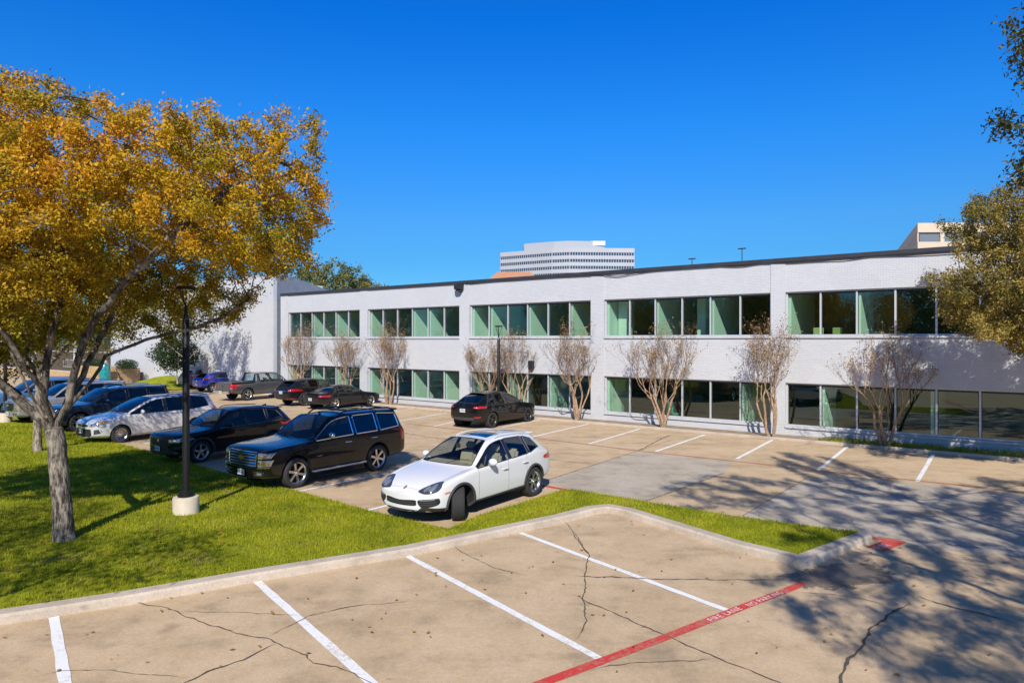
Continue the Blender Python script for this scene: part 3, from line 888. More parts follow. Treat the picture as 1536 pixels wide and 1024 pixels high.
# ------------------------------------------------------------------ lamp posts
def lamp(loc, hgt, lab, sc=1.0):
    e = empty('lamp_post', loc); tag(e, lab, 'lamp post', 'black lamp posts on concrete footings')
    q = MB(); q.lathe([(0, -.1), (.275, -.1), (.275, .36), (.262, .385), (.23, .395), (0, .395)], 32); q.build('footing', M['footing'], e, smooth=40)
    q = MB(); q.lathe([(0, .39), (.175, .39), (.175, .43), (.15, .445), (.15, .49), (.13, .50), (.10, .53), (0, .53)], 28); q.build('base_cover', M['black'], e, smooth=30)
    q = MB(); q.lathe([(0, .5), (.078, .5), (.072, hgt - .74), (.066, hgt - .73), (0, hgt - .73)], 24); q.build('pole', M['black'], e, smooth=40)
    q = MB(); q.lathe([(0, hgt - .735), (.062, hgt - .735), (.055, hgt - .62), (.04, hgt - .60), (0, hgt - .6)], 20); q.build('collar', M['darkalloy'], e, smooth=40)
    q = MB(); q.lathe([(0, hgt - .605), (.036, hgt - .605), (.032, hgt - .42), (0, hgt - .4)], 16)
    q.tube([(0, 0, hgt - .42), (0, 0, hgt - .03)], .012, 8)
    for a in (0.3, 2.4, 4.5):
        q.tube([(math.cos(a) * r, math.sin(a) * r, z) for r, z in ((.015, hgt - .44), (.06, hgt - .38), (.12, hgt - .27), (.16, hgt - .17), (.175, hgt - .09), (.17, hgt - .04))], .011, 8)
    q.build('bracket', M['black'], e, smooth=40)
    q = MB(); q.lathe([(0, hgt - .055), (.17, hgt - .055), (.20, hgt - .045), (.208, hgt - .02), (.195, hgt), (.10, hgt + .012), (0, hgt + .014)], 36); hd = q.build('lamp_head', M['black'], e, smooth=40)
    q = MB(); q.lathe([(0, hgt - .062), (.14, hgt - .062), (.14, hgt - .056), (0, hgt - .0555)], 28); q.build('lens', M['lampglass'], hd)
    e.scale = (sc, sc, sc)
    return e
p = G(279, 779); lamp((p.x, p.y, .13), 5.05, 'black lamp post on concrete footing in the middle of the near lawn')
lamp(((748 - 768) / F * 34.2, 34.2, 0), 4.72, 'slim black lamp post behind the black hatchback by the building')
lamp(((8 - 768) / F * 33, 33, .1), 5.05, 'black lamp post at the far lawn edge, beside leaning tree trunks')

# ------------------------------------------------------------------ buildings beyond
M['towerwall'] = pbr('tower concrete', (.40, .415, .45), .7, var=.05, vs=.05)
M['towerglass'] = pbr('tower glass', (.035, .06, .10), .15, coat=.5)
TS = 1.85
tw = empty('office_tower', (10 * TS, 214 * TS, 0)); tag(tw, 'distant pale office tower with dark ribbon windows above the roof', 'tower')
def tp(*ps): return [((x - 10) * TS, (y - 214) * TS) for x, y in ps]
A = tp((-3.9, 226), (12.6, 215.5), (18.0, 213.5), (38.6, 215), (38.6, 260), (-3.9, 268))
def inset(poly, d):
    out = []; n = len(poly)
    for i in range(n):
        p0, p1, p2 = Vector(poly[i - 1]), Vector(poly[i]), Vector(poly[(i + 1) % n])
        e1 = (p1 - p0).normalized(); e2 = (p2 - p1).normalized()
        n1 = Vector((-e1.y, e1.x)); n2 = Vector((-e2.y, e2.x)); m = (n1 + n2).normalized()
        out.append(tuple(p1 + m * d / max(.3, m.dot(n1))))
    return out
TZ = 4 + 28.9 * TS; FH = 3.95; PW = 2.6; WH = 1.75
q = MB(); q.prism(A, TZ - PW, TZ)
nf = 13
for i in range(nf):
    zt = TZ - PW - WH - i * FH; q.prism(A, max(0, zt - (FH - WH)) if i < nf - 1 else 0, zt)
q.build('wall', M['towerwall'], tw)
AI = inset(A, .35)
for i in range(nf):
    zt = TZ - PW - i * FH; zb = zt - WH
    q = MB(); q.prism(AI, zb - .02, zt + .02, 0)
    if i < 5:
        for a, b in zip(A[:3], A[1:4]):
            a = Vector(a); b = Vector(b); L = (b - a).length; n = int(L / 1.5); d = (b - a) / L; nn = Vector((-d.y, d.x))
            for k in range(n + 1):
                p = a + d * (.3 + (L - .6) * k / n); w = .15
                c1 = p - d * w + nn * .12; c2 = p + d * w + nn * .12; c3 = p + d * w + nn * .5; c4_ = p - d * w + nn * .5
                q.prism([c1, c2, c3, c4_], zb, zt, 1)
    q.build('window_band', [M['towerglass'], M['towerwall']], tw)
pc = tp((3.9, 224), (13.5, 218.5), (18.2, 217), (29.6, 218.5), (29.6, 246), (3.9, 246))
q = MB(); q.prism(pc, TZ, TZ + 4.9); ph = q.build('penthouse', pbr('tower penthouse', (.38, .395, .43), .7), tw)
c0 = tp((25.2, 218.0))[0]; c1 = tp((29.8, 220))[0]
q = MB(); q.box(c0[0], c1[0], c0[1], c1[1], TZ + 2.4, TZ + 5.1); q.build('sign_panel', M['wall'], ph)

M['cream'] = pbr('cream precast', (.58, .48, .36), .75, var=.05, vs=.3)
BS = 2.15
bb = empty('beige_building', (41.6 * BS, 70 * BS, 0)); tag(bb, 'beige banded office block behind the building, half hidden by oak leaves', 'building')
d = Vector((.421, .907)); P0 = Vector((0, 0)); fp = [(0, 0), (110, -3), (110 + d.x * 100, 88), (d.x * 100, d.y * 100)]
ZT = 4 + 12 * BS; PB, WB, CB = 2.05, 2.1, 1.5
q = MB(); q.prism(fp, ZT - PB, ZT)
nb = 7
for i in range(nb):
    t0 = ZT - PB - WB - i * (WB + CB); q.prism(fp, max(0, t0 - CB) if i < nb - 1 else 0, t0)
q.build('wall', M['cream'], bb)
fi = inset(fp, -.45) if False else inset(fp, .45)
M['shade_glass'] = pbr('grey tinted windows', (.16, .18, .20), .2, coat=.4)
for i in range(nb):
    t0 = ZT - PB - i * (WB + CB); t1 = t0 - WB
    q = MB(); q.prism(fi, t1 - .02, t0 + .02)
    if i < 3:
        for k in range(23):
            f = k / 22; x = 110 * f; y = -3 * f
            q.box(x + .02, x + (.9 if k % 2 else .3), y + .15, y + .42, t1, t0, 1)
            if k: x, y = d.x * 100 * f, d.y * 100 * f; q.box(x + .15, x + .40, y - .8, y + .8, t1, t0, 1)
    q.build('window_band', [M['shade_glass'], M['cream']], bb)
q = MB(); q.prism(inset(fp, .4), ZT - .5, ZT - .3); q.build('roof', M['roof'], bb)

th = empty('tiled_house', (3, 95, 0)); tag(th, 'low building with terracotta hip roof peeking over the parapet', 'house')
q = MB(); q.box(-9, 3.5, -4, 8, 0, 9.0); q.build('wall', M['cream'], th)
q = MB(); q.add([(-10, -5, 9), (5, -5, 9), (5, 9, 9), (-10, 9, 9), (-5, 2, 13.7), (-.5, 2, 13.7)], [(0, 1, 5, 4), (1, 2, 5), (2, 3, 4, 5), (3, 0, 4), (3, 2, 1, 0)])
q.build('roof', pbr('terracotta tile', (.46, .22, .12), .8, var=.15), th)
# ------------------------------------------------------------------ trees
def colonize(skel, pts, step, infl, kill, iters=120, seed=1, upw=.0):
    """space colonisation: skel = list of (pos, parent); returns positions, parents"""
    rg = np.random.default_rng(seed)
    pos = [np.array(p, float) for p, _ in skel]; par = [q for _, q in skel]
    A = np.array(pts, float); best = np.full(len(A), 1e9); bi = np.zeros(len(A), int)
    done = 0
    for it in range(iters):
        for i in range(done, len(pos)):
            d = np.linalg.norm(A - pos[i], axis=1); m = d < best; best[m] = d[m]; bi[m] = i
        done = len(pos)
        live = best > kill
        A, best, bi = A[live], best[live], bi[live]
        if not len(A): break
        act = best < infl
        if not act.any():
            act = best <= best.min() + 1e-6
        dirs = {}
        v = A[act] - np.array([pos[i] for i in bi[act]])
        v /= np.linalg.norm(v, axis=1)[:, None]
        for i, w in zip(bi[act], v): dirs[i] = dirs.get(i, 0) + w
        added = 0
        for i, w in dirs.items():
            w = w + rg.normal(0, .25, 3) + np.array([0, 0, upw]); n = np.linalg.norm(w)
            if n < 1e-6: continue
            q = pos[i] + w / n * step
            pos.append(q); par.append(i); added += 1
        if not added: break
    return np.array(pos), par

def limb(nodes, start, pts, step=.25, jit=.03, rnd=random):
    """append a bent limb through pts, returns index of its tip and all its indices"""
    cur = start; idx = []
    prev = Vector(nodes[start][0])
    for p in pts:
        p = Vector(p); n = max(1, int((p - prev).length / step))
        for k in range(1, n + 1):
            q = prev.lerp(p, k / n) + Vector((rnd.uniform(-jit, jit), rnd.uniform(-jit, jit), rnd.uniform(-jit, jit) * .5))
            nodes.append((q, cur)); cur = len(nodes) - 1; idx.append(cur)
        prev = p
    return cur, idx

def skin_tree(pos, par, r_tip, power, rmax, mb, flare=None, sides=(4, 6, 12), mind=None):
    n = len(pos); ch = [[] for _ in range(n)]
    for i, p in enumerate(par):
        if p >= 0: ch[p].append(i)
    order = []; st = [i for i, p in enumerate(par) if p < 0]
    while st:
        i = st.pop(); order.append(i); st += ch[i]
    acc = np.zeros(n)
    for i in reversed(order):
        acc[i] = sum(acc[c] for c in ch[i]) if ch[i] else 1.0
    rad = r_tip * acc ** power
    rad = np.minimum(rad, rmax)
    starts = [i for i, p in enumerate(par) if p < 0]
    todo = [(s, None) for s in starts]
    while todo:
        s, pa = todo.pop()
        chain = [s]; c = s
        while ch[c]:
            k = max(ch[c], key=lambda q: acc[q])
            for o in ch[c]:
                if o != k: todo.append((o, c))
            chain.append(k); c = k
        P = ([pos[pa]] if pa is not None else []) + [pos[i] for i in chain]
        Rr = ([min(rad[pa], rad[chain[0]] * 1.25)] if pa is not None else []) + [rad[i] for i in chain]
        if len(P) < 2: continue
        if flare and pa is None:
            Rr = [r * (1 + flare * math.exp(-(p[2] - P[0][2]) / .28)) for r, p in zip(Rr, P)]
        r0 = max(Rr)
        ns = sides[0] if r0 < .018 else sides[1] if r0 < .07 else sides[2]
        mb.tube(P, Rr, ns, caps=False)
    return rad, acc, ch

def leaf_quads(C, size, rg, flat=.0, aspect=.5, outward=None):
    """C centres -> rhombic leaves, each slightly folded off-plane"""
    k = len(C)
    a = rg.normal(0, 1, (k, 3)); a[:, 2] *= (1 - flat); a /= np.linalg.norm(a, axis=1)[:, None]
    b = rg.normal(0, 1, (k, 3)); b -= (b * a).sum(1)[:, None] * a; b /= np.linalg.norm(b, axis=1)[:, None]
    s = (size * rg.uniform(.6, 1.25, k))[:, None]
    V = np.empty((k, 4, 3))
    V[:, 0] = C - a * s; V[:, 2] = C + a * s
    nrm = np.cross(a, b)
    V[:, 1] = C + b * s * aspect + nrm * s * .12; V[:, 3] = C - b * s * aspect + nrm * s * .12
    return V

def ell_pts(n, c, r, rg, shell=.35):
    d = rg.normal(0, 1, (n, 3)); d /= np.linalg.norm(d, axis=1)[:, None]
    q = rg.random(n) ** shell
    return np.array(c) + d * q[:, None] * np.array(r)

def make_tree(name, lab, base, trunk, limbs, ells, natt, leaf, lsize, per, bark, seed, step=.28, infl=1.6, kill=.55, rtip=.006, power=.47, rmax=.3, flare=.5, spread=.16, group=None, thin=1.0, upw=0., cat='tree', aspect=.5, tipmax=3, ragged=0, drop=None):
    """trunk / limbs are polylines relative to the base"""
    rnd = random.Random(seed); rg = np.random.default_rng(seed)
    e = empty(name, base); tag(e, lab, cat, group)
    nodes = [(Vector(trunk[0]), -1)]
    tip, idx = limb(nodes, 0, trunk[1:], .22, .012, rnd)
    names = {0: tip}
    tr_idx = idx
    for st, pts in limbs:
        s = tr_idx[min(len(tr_idx) - 1, int(st * len(tr_idx)))] if isinstance(st, float) else names[st]
        t_, ii = limb(nodes, s, pts, .24, .03, rnd); names[len(names)] = t_
    if ragged:
        ells = list(ells); c0 = ells[:]
        for _ in range(ragged):
            c, r, w = c0[rnd.randrange(len(c0))]
            d = Vector((rnd.gauss(0, 1), rnd.gauss(0, 1), rnd.gauss(.25, .9))).normalized(); q = rnd.uniform(.92, 1.10); z = rnd.uniform(.30, .62)
            ells.append(((c[0] + d.x * r[0] * q, c[1] + d.y * r[1] * q, c[2] + d.z * r[2] * q), (z * 1.25, z, z * .8), 26 * z ** 2 * 3 / natt))
    A = np.concatenate([ell_pts(int(natt * w), c, r, rg) for c, r, w in ells])
    if drop: A = A[drop(A)]
    pos, par = colonize(nodes, A, step, infl, kill, 140, seed, upw)
    mb = MB()
    rad, acc, ch = skin_tree(pos, par, rtip, power, rmax, mb, flare)
    # short twigs where the leaves sit
    tips = [i for i in range(len(pos)) if acc[i] <= tipmax]
    T = np.array([pos[i] for i in tips])
    if thin < 1: T = T[rg.random(len(T)) < thin]
    for i in tips[::2]:
        p = Vector(pos[i]); q = p + Vector(rg.normal(0, 1, 3)).normalized() * rg.uniform(.12, .34)
        mb.add([p + Vector((.004, 0, 0)), p + Vector((-.002, .0035, 0)), p + Vector((-.002, -.0035, 0)), q], [(0, 1, 3), (1, 2, 3), (2, 0, 3)])
    mb.build('trunk', bark, e, smooth=70)
    C = np.repeat(T, per, axis=0); C = C + rg.normal(0, spread, C.shape)
    o = link_mesh('crown', tris_mesh('crown', leaf_quads(C, lsize, rg, 0, aspect), leaf), e)
    return e, len(C), len(pos)

M['gold'] = leafmat('gold autumn leaves', [(.13, .14, .010), (.31, .25, .012), (.57, .35, .012), (.70, .36, .014), (.52, .20, .014)], .30, .55, .62, .75, (4.0, 6.0, (.24, .235, .02)))
M['goldolive'] = leafmat('olive gold leaves', [(.12, .14, .02), (.26, .23, .02), (.48, .31, .02)], .4, .6, .6, .5)
M['oak'] = leafmat('oak leaves', [(.030, .045, .010), (.06, .075, .016), (.13, .125, .03), (.30, .23, .065)], .3, .5, .55, .7)
M['oakgold'] = leafmat('golden oak leaves', [(.07, .075, .015), (.22, .175, .035), (.42, .31, .07), (.54, .40, .12)], .3, .55, .6, 1.0)
M['green'] = leafmat('evergreen leaves', [(.012, .028, .008), (.025, .055, .012), (.045, .085, .018)], .2, .5, .5, .8)
M['bgreen'] = leafmat('far oak leaves', [(.08, .09, .02), (.20, .20, .05), (.34, .31, .10)], .3, .6, .55, .35)
M['seed'] = leafmat('dry seed heads', [(.20, .12, .05), (.38, .25, .10), (.50, .35, .16)], .2, .7, .3, 2)

# the gold tree on the near lawn
tb = G(97, 824)
make_tree('gold_tree', 'large tree with gold autumn leaves and forked rough trunk on near lawn', (tb.x, tb.y, .08),
    [(0, 0, 0), (-.05, 0, .8), (-.12, 0, 1.6), (-.20, 0, 2.2)],
    [(1.0, [(-.62, -.1, 2.62), (-1.15, -.15, 3.15), (-1.6, 0, 4.2), (-2.0, .1, 5.6), (-2.5, .2, 7.0)]),
     (.90, [(-.85, .3, 2.6), (-1.7, .6, 3.1), (-2.8, .6, 4.0), (-3.9, .6, 5.2)]),
     (1.0, [(-.42, .1, 2.8), (-.48, .2, 3.5), (-.32, .3, 4.6), (-.25, .3, 5.8), (.1, .3, 7.2)]),
     (1.0, [(.05, 0, 2.7), (.22, -.05, 3.3), (.55, -.1, 4.2), (1.2, -.15, 5.0), (2.1, -.1, 5.9), (3.1, 0, 6.8)]),
     (3, [(.9, .3, 8.2)]),
     (4, [(4.0, .3, 7.4)]),
     (.99, [(.12, .35, 2.9), (.45, .6, 3.6), (.95, 1.2, 3.95), (1.5, 1.9, 4.15), (1.8, 2.6, 4.4), (2.3, 3.2, 4.9)]),
     (1.0, [(-.48, -.25, 2.9), (-.80, -.35, 3.8), (-.85, -.3, 5.2)]),
     (.97, [(-.12, .35, 3.0), (.05, .5, 3.8), (.45, .8, 5.2)]),
     (.93, [(-.62, .25, 2.75), (-1.05, .5, 3.6), (-1.35, .8, 4.8)]),
     (1.0, [(-.1, -.5, 3.0), (-.35, -1.4, 4.4), (-.4, -2.1, 6.0)]),
     (1.0, [(-.1, .7, 3.2), (.1, 1.7, 4.8), (.5, 2.6, 6.2)])],
    [((-.5, .5, 6.35), (4.55, 3.3, 2.35), 1.0), ((-3.4, .3, 6.6), (3.0, 2.9, 2.4), .5), ((2.35, .5, 5.95), (2.35, 2.3, 1.75), .5), ((.6, 3.3, 5.2), (1.9, 1.3, 1.15), .4), ((3.0, .6, 6.75), (1.95, 2.0, 1.65), .4), ((3.3, .8, 5.6), (1.3, 1.6, .9), .22), ((-2.6, 2.9, 5.0), (3.6, 1.3, 1.2), .35), ((-1.9, .2, 7.95), (3.0, 2.3, 1.1), .32), ((-2.9, 0, 5.1), (3.2, 2.6, 1.2), .3), ((-3.5, .8, 4.3), (3.2, 2.6, 1.1), .5)],
    6000, M['gold'], .037, 92, M['bark'], 21, step=.2, infl=1.5, kill=.36, rtip=.0060, power=.472, rmax=.205, flare=.42, spread=.088, tipmax=2, ragged=30,
    drop=lambda A: ~((A[:, 0] > .7) & (A[:, 1] < 2.6) & (A[:, 2] < np.where(A[:, 0] < 2.75, 5.75, 5.3))))
# a tree of the same row, left of and behind the view, whose shade falls on the lawn corner
make_tree('gold_tree', 'gold tree beside the viewpoint, seen only by its shade on the lawn', (-9.8, 4.6, 0),
    [(0, 0, 0), (0, 0, 1.2), (0, 0, 2.2)], [(1.0, [(-1.2, 0, 3.4), (-2, 0, 5)]), (1.0, [(1.2, 0, 3.4), (2, 0, 5)]), (1.0, [(0, 1.0, 3.6), (0, 1.6, 5.5)])],
    [((-1.0, 1.6, 6.0), (1.9, 2.3, 1.7), .6), ((2.6, .7, 5.5), (1.9, 1.3, 1.0), .3), ((-.4, -1.5, 6.4), (2.6, 2.2, 1.8), .5)], 1300, M['gold'], .055, 30, M['bark'], 27, step=.3, infl=1.8, kill=.5, rtip=.007, power=.46, rmax=.24, spread=.2)

# second trunk of the row and its crown behind
t2 = G(56, 681)
make_tree('gold_tree', 'second gold leaved tree with pale straight trunk, behind the forked trunk', (t2.x, t2.y, .1),
    [(0, 0, 0), (0, 0, 1.2), (.1, 0, 2.6)],
    [(1.0, [(-.8, 0, 3.6), (-2.0, .2, 5.0)]), (1.0, [(.8, .2, 3.6), (2.0, .3, 4.8), (3.4, .4, 5.8)]), (1.0, [(0, .6, 4.0), (.2, 1.0, 6.0)]), (1.0, [(.2, -.8, 4.0), (.2, -1.4, 5.6)])],
    [((.2, 0, 5.7), (4.4, 4.0, 2.6), 1.0)],
    2200, M['goldolive'], .055, 30, M['barkgrey'], 22, step=.3, infl=1.8, kill=.55, rtip=.0095, power=.47, rmax=.27, flare=.35, spread=.19)
make_tree('gold_tree', 'olive gold tree in the aisle before the white wing, trunk behind the lamp post', (-22.55, 47.0, 0),
    [(0, 0, 0), (.1, 0, 1.4), (.2, 0, 2.6)],
    [(1.0, [(-1, 0, 3.6), (-2.4, .2, 5.4)]), (1.0, [(1, .2, 3.6), (2.4, .3, 5.0)]), (1.0, [(0, .8, 4.2), (.2, 1.4, 6.4)])],
    [((-.7, 0, 6.8), (3.3, 3.2, 2.3), 1.0)],
    1200, M['goldolive'], .08, 28, M['barkgrey'], 23, step=.32, infl=2, kill=.62, rtip=.006, power=.45, rmax=.18, spread=.2, ragged=16)

# evergreen by the wing
make_tree('evergreen_tree', 'small dark green multi-stemmed tree against the white wing wall', tuple(wp(266, -2.6, .55)),
    [(0, 0, 0), (0, 0, .35)],
    [(1.0, [(-.8, 0, 1.0), (-1.3, 0, 1.9)]), (1.0, [(-.2, .2, 1.2), (-.4, .3, 2.2)]), (1.0, [(.5, 0, 1.0), (.9, 0, 2.0)])],
    [((-.1, 0, 2.45), (1.95, 1.4, 1.25), 1.0)], 480, M['green'], .10, 34, M['barkgrey'], 24, step=.25, infl=1.5, kill=.4, rtip=.01, power=.45, rmax=.12, spread=.2, aspect=.45)

# live oaks at the right: one close to the camera, one near the building
make_tree('oak_tree', 'tall dark oak overhanging the right edge, its trunk outside the view', (10.2, 1.0, 0),
    [(0, 0, 0), (0, 0, 1.4), (-.1, 0, 2.8)],
    [(1.0, [(-1.2, .5, 4.0), (-2.4, 1.2, 5.6), (-3.6, 2.2, 7.2)]), (1.0, [(.9, .2, 4.2), (2.2, .6, 6.2)]), (1.0, [(0, 1.4, 4.0), (-.4, 3.2, 5.8), (-1.0, 5.0, 7.4)]),
     (1.0, [(-.4, -1.6, 4.4), (-1.2, -3.6, 6.6)]), (1.0, [(0, 0, 5.0), (0, .2, 8)]), (1.0, [(1.6, 1.4, 4.2), (2.6, 4.0, 6.0)]), (1.0, [(.2, 2.2, 4.2), (0, 5.0, 5.6), (-.8, 8.4, 6.8)])],
    [((.2, .8, 8.0), (6.1, 5.2, 2.9), 1.0), ((-4.4, -1.6, 8.0), (2.6, 3.0, 1.9), .55), ((-4.4, 4.6, 9.7), (2.6, 2.2, 1.1), .34), ((-.9, 9.6, 8.0), (1.5, 1.9, 2.7), .6), ((3.5, 6, 6.6), (3.6, 3.6, 2.6), .4)],
    2300, M['oak'], .048, 74, M['bark'], 31, step=.28, infl=1.9, kill=.6, rtip=.008, power=.46, rmax=.32, spread=.105, aspect=.42, ragged=24)
make_tree('oak_tree', 'golden green oak branches hanging before the right end of the building', (17.0, 19.0, 0),
    [(0, 0, 0), (0, 0, 1.3), (.1, 0, 2.6)],
    [(1.0, [(-1.0, 0, 3.4), (-2.3, .3, 4.4), (-3.4, .4, 5.0)]), (1.0, [(.8, .2, 3.8), (2.0, .3, 5.4)]), (1.0, [(0, .9, 3.9), (-.2, 2.0, 5.4)]), (1.0, [(-.4, -1, 4.2), (-1.2, -2.2, 6.0)]), (1.0, [(0, 0, 4.8), (-.3, .2, 7)])],
    [((-1.7, .2, 5.3), (3.2, 2.4, 1.55), 1.0), ((-.6, .6, 7.5), (3.1, 3.2, 1.5), .8), ((-.6, .3, 4.0), (2.2, 1.8, 1.0), .45)],
    2300, M['oakgold'], .048, 84, M['bark'], 32, step=.22, infl=1.6, kill=.36, rtip=.007, power=.46, rmax=.3, spread=.095, aspect=.42, ragged=34)

# oaks beyond the roof
for i, (x, y, s, lab) in enumerate(((-20.6, 78, 1.02, 'broad grey green oak crown rising behind the flat roof, nearest the wing'), (-17.3, 80, .86, 'lower grey green oak crown behind the flat roof, right of the broad one'))):
    make_tree('oak_tree', lab, (x, y, 0), [(0, 0, 0), (0, 0, 3), (0, 0, 5)],
        [(1.0, [(-1.5, 0, 7), (-2.6, 0, 9)]), (1.0, [(1.5, 0, 7), (2.6, 0, 8.6)]), (1.0, [(0, 0, 8)])],
        [((0, 0, 8.9 * s + .4), (4.8, 4, 3.4 * s), 1)], 700, M['bgreen'], .15, 34, M['barkgrey'], 50 + i, step=.42, infl=3, kill=.75, rtip=.012, power=.46, rmax=.3, spread=.26, ragged=14)

# trees across the road, behind the camera: the windows mirror them
proto = None
spots = [(-30, 2, 0), (-37, 9, 1), (-33, -7, 2), (-24, -15, 3), (-41, 20, 4), (-46, 0, 5), (-15, -22, 6), (-5, -26, 7), (-48, 30, 1), (-40, -16, 2), (7, -28, 3), (-29, -25, 4), (-52, 14, 0), (-56, 40, 5)]
for i, (x, y, r) in enumerate(spots):
    if proto is None:
        proto, _, _ = make_tree('oak_tree', 'x', (x, y, 0), [(0, 0, 0), (0, 0, 1.2), (0, 0, 2.4)],
            [(1.0, [(-1.5, 0, 4), (-2.8, .3, 6)]), (1.0, [(1.5, .3, 4), (2.8, .5, 6)]), (1.0, [(0, 1.2, 4.6), (.2, 2.2, 7)]), (1.0, [(0, -1.2, 4.6), (.2, -2, 7)])],
            [((0, 0, 6.2), (4.8, 4.8, 3.9), 1)], 620, M['oak'], .17, 26, M['bark'], 61, step=.42, infl=2.4, kill=.85, rtip=.01, power=.46, rmax=.28, spread=.34)
        o = proto
    else:
        o = copy_tree(proto)
    o.location = (x, y, 0); o.rotation_euler = (0, 0, r * 1.1); o.scale = (1, 1, .85 + .06 * r)
    tag(o, 'oak across the road, seen only as a dark reflection in the windows', 'tree', 'oaks across the road mirrored in the windows')

# crape myrtles in the bed
def myrtle(seed):
    rnd = random.Random(seed); mb = MB(); tw = MB(); tips = []
    def grow(p, d, r, L, lev):
        n = 5 if lev < 2 else 4 if lev == 2 else 3; P = [p]; Rr = [r]
        for k in range(n):
            w = (.13, .17, .17, .16, .14, .14)[lev]
            d = (d + Vector((rnd.gauss(0, w), rnd.gauss(0, w), .05 + .045 * lev))).normalized()
            p = p + d * L / n; P.append(p); Rr.append(r * (1 - .28 * (k + 1) / n))
        (mb if lev < 3 else tw).tube(P, Rr, 9 if lev == 0 else 6 if lev == 1 else 4 if lev == 2 else 3, caps=False)
        if lev >= 5 or r < .0030:
            tips.append((p, d)); return
        if lev >= 3: tips.append((p, d))
        k = (rnd.choice((2, 3, 3)), rnd.choice((3, 3, 4)), rnd.choice((3, 4, 5)), rnd.choice((3, 4)), rnd.choice((2, 3)))[lev]
        for j in range(k):
            a = rnd.uniform(0, 6.28); sp = rnd.uniform(.22, .70) if lev < 3 else rnd.uniform(.2, .6)
            dd = (d + Vector((math.cos(a), math.sin(a), .05)) * sp).normalized()
            pp = P[-1] if j == 0 else P[rnd.choice((-1, -2, -2))]
            grow(pp, dd, Rr[-1] * rnd.uniform(.55, .72), L * rnd.uniform(.60, .82), lev + 1)
    k = rnd.randint(5, 7)
    for j in range(k):
        a = 6.28 * j / k + rnd.uniform(-.4, .4); s = rnd.uniform(.08, .42)
        b = Vector((math.cos(a) * .16 * rnd.uniform(.2, 1), math.sin(a) * .12 * rnd.uniform(.2, 1), 0))
        grow(b, Vector((math.cos(a) * s, math.sin(a) * s * .7, 1)).normalized(), rnd.uniform(.034, .06), rnd.uniform(1.35, 1.75), 0)
    root = empty('crape_myrtle', (0, 0, 0))
    mb.build('trunk', M['myrtle'], root, smooth=70)
    rg = np.random.default_rng(seed)
    tw.build('twigs', M['twig'], root)
    T = np.array([t[0] for t in tips]); T = T[rg.random(len(T)) < .6]
    C = np.repeat(T, 4, axis=0); C = C + rg.normal(0, .045, C.shape); print('myrtle', len(tips), max(t[0].z for t in tips))
    link_mesh('crown', tris_mesh('crown', leaf_quads(C, .034, rg, 0, .5), M['seed']), root)
    return root
protos = [myrtle(s) for s in (101, 104, 109, 117, 121)]
cm = [(447, 1.08, 0, 'bare crape myrtle at the far left end of the facade, by the wing corner'), (518, 1.05, 1, 'second bare crape myrtle from the wing, behind the black sedans'), (583, 1.1, 3, 'bare crape myrtle with leaning stems right of the black sedan'),
      (733, .98, 1, 'bare crape myrtle just left of the slim lamp post'), (775, 1.02, 4, 'bare crape myrtle just right of the slim lamp post'), (866, 1.06, 2, 'wide bare crape myrtle in front of a pier, right of the black hatchback'),
      (994, 1.0, 0, 'bare crape myrtle in the middle of the fourth window bay'), (1157, 1.06, 3, 'dense bare crape myrtle in front of the pier at centre right'), (1326, 1.0, 4, 'sparse twisted crape myrtle nearest the right end, partly shaded')]
used = set()
for i, (px, s, v, lab) in enumerate(cm):
    o = protos[v] if v not in used else copy_tree(protos[v])
    used.add(v)
    k = (px - 768) / F; Yf = (FD - .85) / (.6095 * k + .7928)
    o.location = (k * Yf, Yf, .08); o.rotation_euler = (0, 0, i * 2.3); o.scale = (s * 1.06, s * 1.06, s * .97)
    tag(o, lab, 'tree', 'crape myrtles along the wall')

# shrubs on the stone wall
def shrub(loc, r, lab, seed, n=2600):
    rg = np.random.default_rng(seed); e = empty('shrub', loc, RZ); tag(e, lab, 'shrub', 'low shrubs by the entrance')
    C = ell_pts(n, (0, 0, r[2] * .55), r, rg, .5); C[:, 2] = np.abs(C[:, 2])
    link_mesh('crown', tris_mesh('crown', leaf_quads(C, .06, rg), M['green' if seed % 2 else 'bgreen']), e)
    q = MB()
    for j in range(5): q.tube([(0, 0, 0), (r[0] * .5 * math.cos(j * 1.3), r[1] * .5 * math.sin(j * 1.3), r[2] * .8)], .015, 4, caps=False)
    q.build('stem', M['barkgrey'], e)
shrub(tuple(wp(190, -2.2, 1.5)), (1.5, .8, .55), 'rounded green shrub on top of the stone wall', 3)
shrub(tuple(wp(140, -2.2, 1.5)), (1.6, .8, .5), 'dark low shrub left of the teal sculpture', 5)
